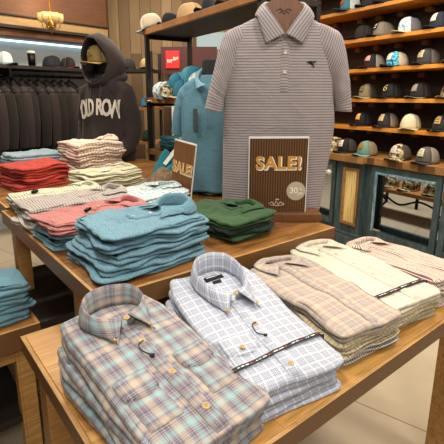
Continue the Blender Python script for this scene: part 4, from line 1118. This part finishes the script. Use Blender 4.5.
# folded shirts on lower shelf
def rackstack(x, z, n, mats, labels, group, seed, T_=.035, L=.34, Wd=.3):
    zz = 0; random.seed(seed)
    for i in range(n-1, -1, -1):
        F = Fold(Wd, L, T_, zz, 2, seed+i, .01, 0, .004, .014, stackseed=seed, n=60, res=8)
        shirt('folded_shirt', labels[i], onrack(x+random.uniform(-.01, .01), .21, z+zz), FR+random.uniform(-.06, .06), F, mats[i % len(mats)], group=group)
        zz += T_+.0005
F_dteal = knit('deep_teal_knit', '#1f6c78', '#2d8490', .4)
rackstack(.30, .98, 3, [F_dteal, F_dteal, F_darkgreen], ['deep teal folded shirt on top of the stack on the lower rack shelf', 'deep teal folded shirt in the middle of the lower rack stack', 'dark green folded shirt at the bottom of the lower rack stack'], 'folded shirts on the lower rack shelf', 211, .04)
rackstack(.66, .98, 4, [F_ltblue, F_ltblue, F_dteal], ['powder blue folded shirt on top of the lower rack shelf beside the teal polo', 'powder blue folded shirt second in its stack on the lower rack shelf', 'deep teal folded shirt third in the powder blue stack', 'powder blue folded shirt at the bottom of its stack on the lower rack shelf'], 'folded shirts on the lower rack shelf', 223, .045)
rackstack(.30, .50, 3, [F_offwhite, F_ltblue], ['off white folded shirt on top of the bottom rack shelf', 'powder blue folded shirt in the bottom rack stack', 'off white folded shirt lowest of the bottom rack stack'], 'folded shirts on the bottom rack shelf', 227, .04)

# loose deep teal shirt and white tag near the small sign
def heap_cloth(name, label, loc, rz, sx, sy, h, mat, seed, cat='shirt'):
    bm = bmesh.new(); uvl = bm.loops.layers.uv.new('UVMap'); n = 36; g = []
    for j in range(n+1):
        for i in range(n+1):
            u, v = -1+2*i/n, -1+2*j/n; r = min(1, (u*u+v*v)**.5/1.15)
            z = h*(1-r**3)*(1+.55*noi(u*1.8, v*1.8, seed))+.02*(1-r)*noi(u*5+v*2, v*4, seed+5)+.012*noi(u*9, v*3, seed)*(1-r)
            g.append(bm.verts.new((u*sx*(1+.2*noi(v*2, 0, seed)), v*sy*(1+.2*noi(u*2, 3, seed)), max(.002, z))))
    for j in range(n):
        for i in range(n):
            k = j*(n+1)+i; f = bm.faces.new((g[k], g[k+1], g[k+n+2], g[k+n+1]))
            for lp in f.loops: lp[uvl].uv = lp.vert.co.xy
    bedge = [e for e in bm.edges if e.is_boundary]
    r = bmesh.ops.extrude_edge_only(bm, edges=bedge)
    for v in [q for q in r['geom'] if isinstance(q, bmesh.types.BMVert)]: v.co.z = 0; v.co.xy *= .97
    o = obj(name, bm, mat, None); o.location = loc; o.rotation_euler = (0, 0, rz)
    return tag(o, label, cat)
p = W(1.52, 2.36, ZU)
heap_cloth('draped_shirt', 'crumpled deep teal shirt heaped on the back table left of the small sale sign', p, RT+.3, .13, .16, .17, F_dteal, 4)
o = boxes('price_card', [((-.012, -.001, 0), (.012, .001, .15))], M_white, None, .0004)
pp = W(1.40, 2.30, ZU+.10); o.location = pp; o.rotation_euler = (math.radians(-20), math.radians(38), 0)
tag(o, 'narrow white card leaning on the deep teal shirt', 'card')
o = heap_cloth('crumpled_garment', 'crumpled tan and brown cloth between the sage polos and the small sale sign', W(1.37, 2.25, ZU), RT, .09, .10, .07, knit('tan_brown_cloth', '#8a7358', '#5a4838', .7, 60), 9, 'garment')

# ------------------------------------------------------------------ hoodie on mannequin
HX, HY = -.90, 3.62; HR = math.radians(-26)
T = thing('display_mannequin', 'black faceless mannequin under the dark hoodie behind the back table', 'mannequin', (HX, HY, 0), HR)
bm = bmesh.new(); lathe(bm, [(0, 0), (.17, 0), (.17, .012), (.02, .02), (.018, .9), (0, .9)], 28); obj('base', bm, M_black, T)
bm = bmesh.new(); lathe(bm, [(0, .85), (.13, .86), (.13, 1.0), (.11, 1.15), (.14, 1.35), (.13, 1.46), (.05, 1.53), (.045, 1.58), (.07, 1.62), (.085, 1.70), (.085, 1.76), (.06, 1.82), (0, 1.84)], 28)
for v in bm.verts: v.co.y *= .8
obj('torso_and_head', bm, M_blackfab, T)
T = thing('hooded_sweatshirt', 'charcoal hoodie with arched white chest lettering on a mannequin with the hood up', 'sweatshirt', (HX, HY, 0), HR); T.scale = (1.08, 1.06, 1)
bm = bmesh.new(); uvl = bm.loops.layers.uv.new('UVMap')
prof = [(.86, -.20, .20, .13), (.92, -.225, .225, .15), (1.05, -.225, .225, .15), (1.2, -.215, .215, .145), (1.35, -.21, .21, .14), (1.46, -.20, .20, .125), (1.53, -.165, .165, .105), (1.58, -.11, .11, .085), (1.61, -.08, .08, .075)]
polo_body(bm, prof, 0, 0, uvl, .015, 21, exp=2.2)
_sl = [((.10, 1.585), (.05, 1.43), .09), ((.165, 1.545), (.11, 1.40), .10), ((.215, 1.49), (.15, 1.34), .105), ((.25, 1.38), (.16, 1.28), .10), ((.275, 1.24), (.16, 1.20), .09, .01), ((.28, 1.10), (.17, 1.10), .08, -.01), ((.245, .98), (.15, 1.04), .07, -.08), ((.17, .92), (.11, 1.0), .055, -.15)]
sleeve2(bm, uvl, mir(_sl), 0, 31, .022); sleeve2(bm, uvl, _sl, 0, 33, .022)
body = obj('body', bm, F_charcoal, T); solid(body, .004, -1); bvb = bvh_of(body)
bm = bmesh.new(); uvl = bm.loops.layers.uv.new('UVMap'); n = 36; m = 16; g = []
for j in range(m+1):
    psi = math.radians(58+(178-58)*j/m); row = []
    for i in range(n):
        a = 2*PI*i/n; sx_, sz_ = math.cos(a), math.sin(a)
        x = .146*math.sin(psi)*sx_*(1-.10*max(0, sz_)); z = .185*math.sin(psi)*sz_; y = -.185*math.cos(psi)-.015
        if sz_ < 0: y -= -sz_*.03; z *= 1.12
        if sz_ > 0: y -= .05*sz_*math.sin(psi); z += .03*max(0, sz_)**6*math.sin(psi)
        row.append(bm.verts.new((x*(1+.03*noi(a*2, psi*3, 2)), y, 1.705+z+.012*noi(a*3, psi*5, 7))))
    g.append(row)
for j in range(m):
    for i in range(n):
        f = bm.faces.new((g[j][i], g[j][(i+1) % n], g[j+1][(i+1) % n], g[j+1][i]))
        for lp, (q, w_) in zip(f.loops, ((j, i), (j, i+1), (j+1, i+1), (j+1, i))): lp[uvl].uv = (w_*.025, q*.02)
rim = [v.co.copy() for v in g[0]]; 
bm.faces.new(g[-1])
hood = obj('hood', bm, F_charcoal, T); solid(hood, .012, 0)
bm = bmesh.new(); uvl = bm.loops.layers.uv.new('UVMap'); tube(bm, rim+[rim[0]], .007, 8, False, uvl); obj('hood_hem', bm, F_charcoal, hood)
# folds where hood meets shoulders
bm = bmesh.new(); uvl = bm.loops.layers.uv.new('UVMap')
ring = []
for k in range(25):
    a = 2*PI*k/24; ring.append(Vector((.135*math.sin(a), -.105*math.cos(a)+.02, 1.575-.035*math.cos(a))))
tube(bm, ring, .032, 12, False, uvl); obj('hood_neck_fold', bm, F_charcoal, hood)
M_draw = plain('drawcord', '#453b3a', .8)
for x in (-.045, .035):
    bm = bmesh.new(); tube(bm, catmull([(x, -.125, 1.56)]+[onbody(bvb, x*(1.1), z, .007) for z in (1.50, 1.47, 1.44, 1.425)], 5), .0045, 8); obj('drawstring', bm, M_draw, T)
# arched letters
M_letter = plain('cream_felt', '#ded4c4', .9)
bm = bmesh.new(); s_ = 'OLD ROW'; xs = [-.165, -.110, -.060, -.012, .018, .076, .140]
for ch, x in zip(s_, xs):
    if ch == ' ': continue
    lb = text_bm(ch, .115, .0038); bmesh.ops.subdivide_edges(lb, edges=lb.edges, cuts=2); lb.verts.index_update()
    k = x/.16; zc = 1.322+.024*(1-k*k); hh = 1.5+.25*k*k
    ref = {}
    for f in lb.faces:
        try: bm.faces.new([ref.setdefault(v.index, None) or ref.__setitem__(v.index, bm.verts.new(onbody(bvb, v.co.x*.82+x+.022, v.co.y*hh+zc-.0*x, .012))) or ref[v.index] for v in f.verts])
        except ValueError: pass
    lb.free()
o = obj('chest_lettering', bm, M_letter, T, False); o['label'] = 'cream arched block lettering'; solid(o, .003, 0)
def cap_world(x, y, z): v = Vector((HX, HY, 0))+Matrix.Rotation(HR, 3, 'Z') @ Vector((x, y, z)); return v
cap('tan cap with small dark emblem worn inside the raised dark hood', cap_world(-.012, -.035, 1.695), HR-.1, c_('#8f7646'), c_('#8a7040'), c_('#9a804e'), 1, '#8a7040', mark=('mark', '#3c301c'), tilt=(.10, 0), sc=1.1)

# ------------------------------------------------------------------ left rack: rail, hangers, sweatshirts and shelf
T = thing('wall_shelf', 'dark wall shelf with hanging rail above the row of dark sweatshirts', 'shelf'); T.matrix_world = RB
boxes('shelf_board', [((-1.6, -.0, 1.70), (.9, .41, 1.735))], M_darkwood, T, .003)
bm = bmesh.new(); tube(bm, [(-1.2, .12, 1.64), (.9, .12, 1.64)], .013, 10); obj('hanging_rail', bm, M_black, T)
for x in (-1.5, -.3, .85):
    boxes('bracket', [((x-.01, .0, 1.62), (x+.01, .41, 1.70))], M_black, T, .001)
def hoodie_hung(lab, hlab, x, seed, mat):
    random.seed(seed*7)
    H = thing('clothes_hanger', hlab, 'hanger'); H.matrix_world = RB @ Matrix.Translation((x, .12, 1.64))
    bm = bmesh.new(); tube(bm, catmull([(0, .014, -.004), (0, .012, .014), (0, -.006, .017), (0, -.016, .0), (0, -.004, -.02), (0, 0, -.045)], 5), .0035, 6)
    obj('hook', bm, M_black, H)
    bm = bmesh.new(); tube(bm, catmull([(0, -.19, -.12), (0, -.1, -.07), (0, 0, -.045), (0, .1, -.07), (0, .19, -.12)], 5), .009, 8)
    box(bm, (-.012, -.02, -.075), (.012, .02, -.03), .003)
    obj('shoulder_bar', bm, M_black, H)
    T = thing('sweatshirt', lab, 'sweatshirt', group='dark sweatshirts hanging in a row at the back left')
    T.matrix_world = RB @ Matrix.Translation((x, .12, 1.64)) @ Matrix.Rotation(random.uniform(-.16, .10), 4, 'Z')
    bm = bmesh.new(); uvl = bm.loops.layers.uv.new('UVMap')
    secs = [(-.80, .25, .032), (-.6, .25, .033), (-.4, .24, .034), (-.25, .235, .034), (-.17, .21, .034), (-.125, .16, .034), (-.095, .10, .032), (-.07, .075, .03), (-.05, .07, .022)]
    cp = catmull([Vector(s) for s in secs], 4); rings = []
    for z, hy, hx in cp:
        ring = []
        for k in range(32):
            a = 2*PI*k/32; y = hy*math.cos(a); xx = hx*math.sin(a)*(1+.35*noi(y*12, z*3, seed))
            ring.append(bm.verts.new((xx+.012*noi(y*8, z*4, seed+4)*min(1, -z*3), y, z)))
        rings.append(ring)
    for i in range(len(rings)-1):
        for k in range(32):
            f = bm.faces.new((rings[i][k], rings[i][(k+1) % 32], rings[i+1][(k+1) % 32], rings[i+1][k]))
            for lp in f.loops: lp[uvl].uv = (lp.vert.co.y, lp.vert.co.z)
    bm.faces.new(rings[0]); obj('body', bm, mat, T)
    for sg in (-1, 1):
        bm = bmesh.new(); uvl = bm.loops.layers.uv.new('UVMap')
        sleeve(bm, uvl, [(0, sg*.17, -.125), (.01, sg*.235, -.18), (.012, sg*.265, -.35), (.008, sg*.27, -.5), (.0, sg*.26, -.66), (0, sg*.255, -.70)], [.03, .05, .052, .05, .042, .034], [.022, .026, .027, .027, .025, .022])
        obj('sleeve', bm, mat, T)
hx0 = -1.15; NH = 11
for k in range(NH):
    nm = (NTH+['fifteenth', 'sixteenth'])[k]
    hoodie_hung('dark charcoal sweatshirt, %s from the left in the row on the back rail' % nm, 'black hanger, %s from the left on the back rail' % nm, -.50+k*.088, 300+k, F_charcoal2 if k % 3 else F_charcoal)
# things on the wall shelf
def onleft(x, y, z): return RB @ Vector((x, y, z))
LR = math.atan2(.747, .665)
cap('white cap with blue brim on the lit wall shelf above the sweatshirts', onleft(-.30, .13, 1.736), LR+.3, c_('#e0e0dc'), c_('#b8c8d0'), c_('#5a88a0'), None, sc=.95, group='caps on the lit wall shelf')
cap('pale camo cap tipped up on the lit wall shelf above the sweatshirts', onleft(-.45, .22, 1.736), LR-.2, WCAMO, WCAMO, c_('#3a3a3c'), None, sc=.9, group='caps on the lit wall shelf')
T = thing('tumbler', 'dark insulated tumbler with light lid on the lit wall shelf', 'tumbler', onleft(.0, .16, 1.736))
bm = bmesh.new(); lathe(bm, [(0, 0), (.034, 0), (.04, .13), (0, .13)], 20); obj('cup', bm, M_black, T)
bm = bmesh.new(); lathe(bm, [(0, .13), (.042, .13), (.042, .15), (.03, .158), (0, .158)], 20); obj('lid', bm, M_white, T)
cap('dark navy cap on the lit wall shelf right of the tumbler', onleft(.22, .17, 1.736), LR+.9, c_('#1e2026'), c_('#1e2026'), c_('#1e2026'), None, sc=.95, group='caps on the lit wall shelf')
cap('dark cap with red brim on the lit wall shelf nearest the hoodie', onleft(.40, .15, 1.736), LR+.2, c_('#2a2224'), c_('#4a3a34'), c_('#8a2c22'), None, sc=.9, group='caps on the lit wall shelf')
cap('grey cap on the lit wall shelf at its left end', onleft(-.72, .18, 1.736), LR+.2, c_('#6a6a6c'), c_('#6a6a6c'), c_('#3a3a3c'), None, sc=.9, group='caps on the lit wall shelf')
o = boxes('product_card', [((-.07, 0, 0), (.07, .006, .12))], plain('yellow_print', '#c89a3c', .6), None, .001); o.matrix_world = RB @ Matrix.Translation((.1, .405, 1.5)); tag(o, 'small yellow printed card on the back wall behind the sweatshirt hangers', 'card')

# ------------------------------------------------------------------ chandelier
M_brass = plain('aged_brass', '#b08a4a', .3, .9)
M_lampg = plain('glowing_shade', '#ffe2a8', .3, emit=3.0)
CH = (-1.62, 4.45, 2.10)
T = thing('chandelier', 'brass chandelier with glowing glass shades hanging at the top left corner', 'chandelier', CH)
bm = bmesh.new(); tube(bm, [(0, 0, .15), (0, 0, 1.05)], .006, 8); obj('hanging_rod', bm, M_brass, T)
bm = bmesh.new(); lathe(bm, [(0, -.06), (.006, -.055), (.01, -.03), (.03, 0), (.035, .03), (.015, .06), (.012, .15), (0, .15)], 16); obj('hub', bm, M_brass, T)
for k in range(6):
    a = 2*PI*k/6+.3; dx, dy = math.cos(a), math.sin(a)
    bm = bmesh.new(); tube(bm, catmull([(dx*.02, dy*.02, .02), (dx*.06, dy*.06, -.01), (dx*.08, dy*.08, .01), (dx*.085, dy*.085, .045)], 5), .005, 8)
    arm = obj('arm', bm, M_brass, T)
    bm = bmesh.new(); lathe(bm, [(.008, 0), (.024, .01), (.036, .04), (.034, .08), (.036, .083), (.039, .04), (.027, .006), (.008, -.003)], 16, Matrix.Translation((dx*.085, dy*.085, .045)))
    gl = plain('frosted_shade', '#dcb878', .3, emit=.12) if k == 0 else gl
    sh = obj('lamp_shade', bm, gl, T)
    bm = bmesh.new(); lathe(bm, [(0, 0), (.012, .01), (.018, .035), (.012, .055), (0, .06)], 12, Matrix.Translation((dx*.085, dy*.085, .052))); obj('bulb', bm, M_lampg, T)
l = bpy.data.lights.new('chandelier_glow', 'POINT'); l.energy = 5; l.color = (1, .75, .45); l.shadow_soft_size = .12
o = bpy.data.objects.new('chandelier_glow', l); o.location = (CH[0], CH[1], CH[2]+.25); C.objects.link(o)

# ------------------------------------------------------------------ background behind the middle rack
T = thing('wall_sign', 'dark maroon panel with a red square sign of white script beyond the rack', 'sign', (-.33, 5.35, 1.72))
boxes('panel', [((-.32, 0, -.02), (.36, .03, .30))], plain('maroon_board', '#4a1c1c', .6), T, .002)
rs = boxes('red_square', [((-.26, -.02, .05), (-.095, 0, .25))], plain('red_board', '#d0201c', .4, emit=.4), T, .002)
bm = text_bm('Ray-Ban', .048, .001, .25, .001)
for v in bm.verts: x, z = v.co.x*.9, v.co.y*1.2; a = .35; v.co = Vector((x*math.cos(a)-z*math.sin(a)-.178, -.022-v.co.z, x*math.sin(a)+z*math.cos(a)+.15))
obj('script_lettering', bm, M_white, rs, False)
T = thing('display_case', 'white lit display case with pale slats beyond the rack', 'display case', (-.2, 5.2, 0))
boxes('carcass', [((-.32, 0, .9), (-.29, .2, 1.62)), ((.45, 0, .9), (.48, .2, 1.62)), ((-.29, 0, 1.58), (.45, .2, 1.62)), ((-.29, .17, .9), (.45, .2, 1.58)), ((-.32, 0, .0), (.48, .2, .9))], M_white, T, .003)
for z in (1.05, 1.18, 1.31, 1.44): boxes('shelf', [((-.29, .01, z), (.45, .17, z+.015))], M_darkwood, T, .001)
struct('window_1', [((-.22, 5.485, 2.0), (.34, 5.499, 2.2))], plain('bright_window', '#8aa2ac', .3, emit=.1))
# second dark rack between hoodie and pole
T = thing('shelving_rack', 'dark rack with small caps beside the plank wall between the hoodie and the middle rack', 'shelf', (-1.30, 4.75, 0), math.radians(-10))
for x in (0, .62):
    for y in (0, .3): boxes('post', [((x, y, 0), (x+.03, y+.03, 1.9))], M_darkwood, T, .002)
for z in (.6, .95, 1.32, 1.72): boxes('shelf_board', [((0, 0, z-.03), (.65, .33, z))], M_darkwood if z > 1.5 else M_rackwood, T, .002)
Rk = Matrix.Translation((-1.30, 4.75, 0)) @ Matrix.Rotation(math.radians(-10), 4, 'Z')
i = 0
desc = {1.72: ['white and orange cap', 'dark cap', 'tan cap'], 1.32: ['pale blue cap', 'white cap', 'blue cap'], .95: ['black cap', 'grey cap', 'dark green cap'], .6: ['black cap', 'navy cap', 'brown cap']}
colr = {'white and orange cap': ('#e0d4b8', '#c87a3c'), 'dark cap': ('#1c1a1a', '#1c1a1a'), 'tan cap': ('#a8926a', '#6a5638'), 'pale blue cap': ('#8cc0d4', '#e8e8e4'), 'white cap': ('#e4e0d8', '#e4e0d8'), 'blue cap': ('#3f8ab0', '#2c6688'),
        'black cap': ('#151517', '#151517'), 'grey cap': ('#5c5a58', '#3c3a38'), 'dark green cap': ('#2c4434', '#2c4434'), 'navy cap': ('#1c2438', '#1c2438'), 'brown cap': ('#5a4028', '#5a4028')}
zl = {1.72: 'top', 1.32: 'second', .95: 'third', .6: 'lowest'}
for z, ds in desc.items():
    for k, d_ in enumerate(ds):
        v = Rk @ Vector((.13+.2*k, .16, z+.001)); a, b_ = colr[d_]
        cap('%s on the %s shelf of the dark rack right of the hoodie' % (d_, zl[z]), v, math.radians(-10)+.2*(k-1), c_(a), c_(b_), c_(b_), None, sc=.9, group='caps on the dark rack beside the plank wall')
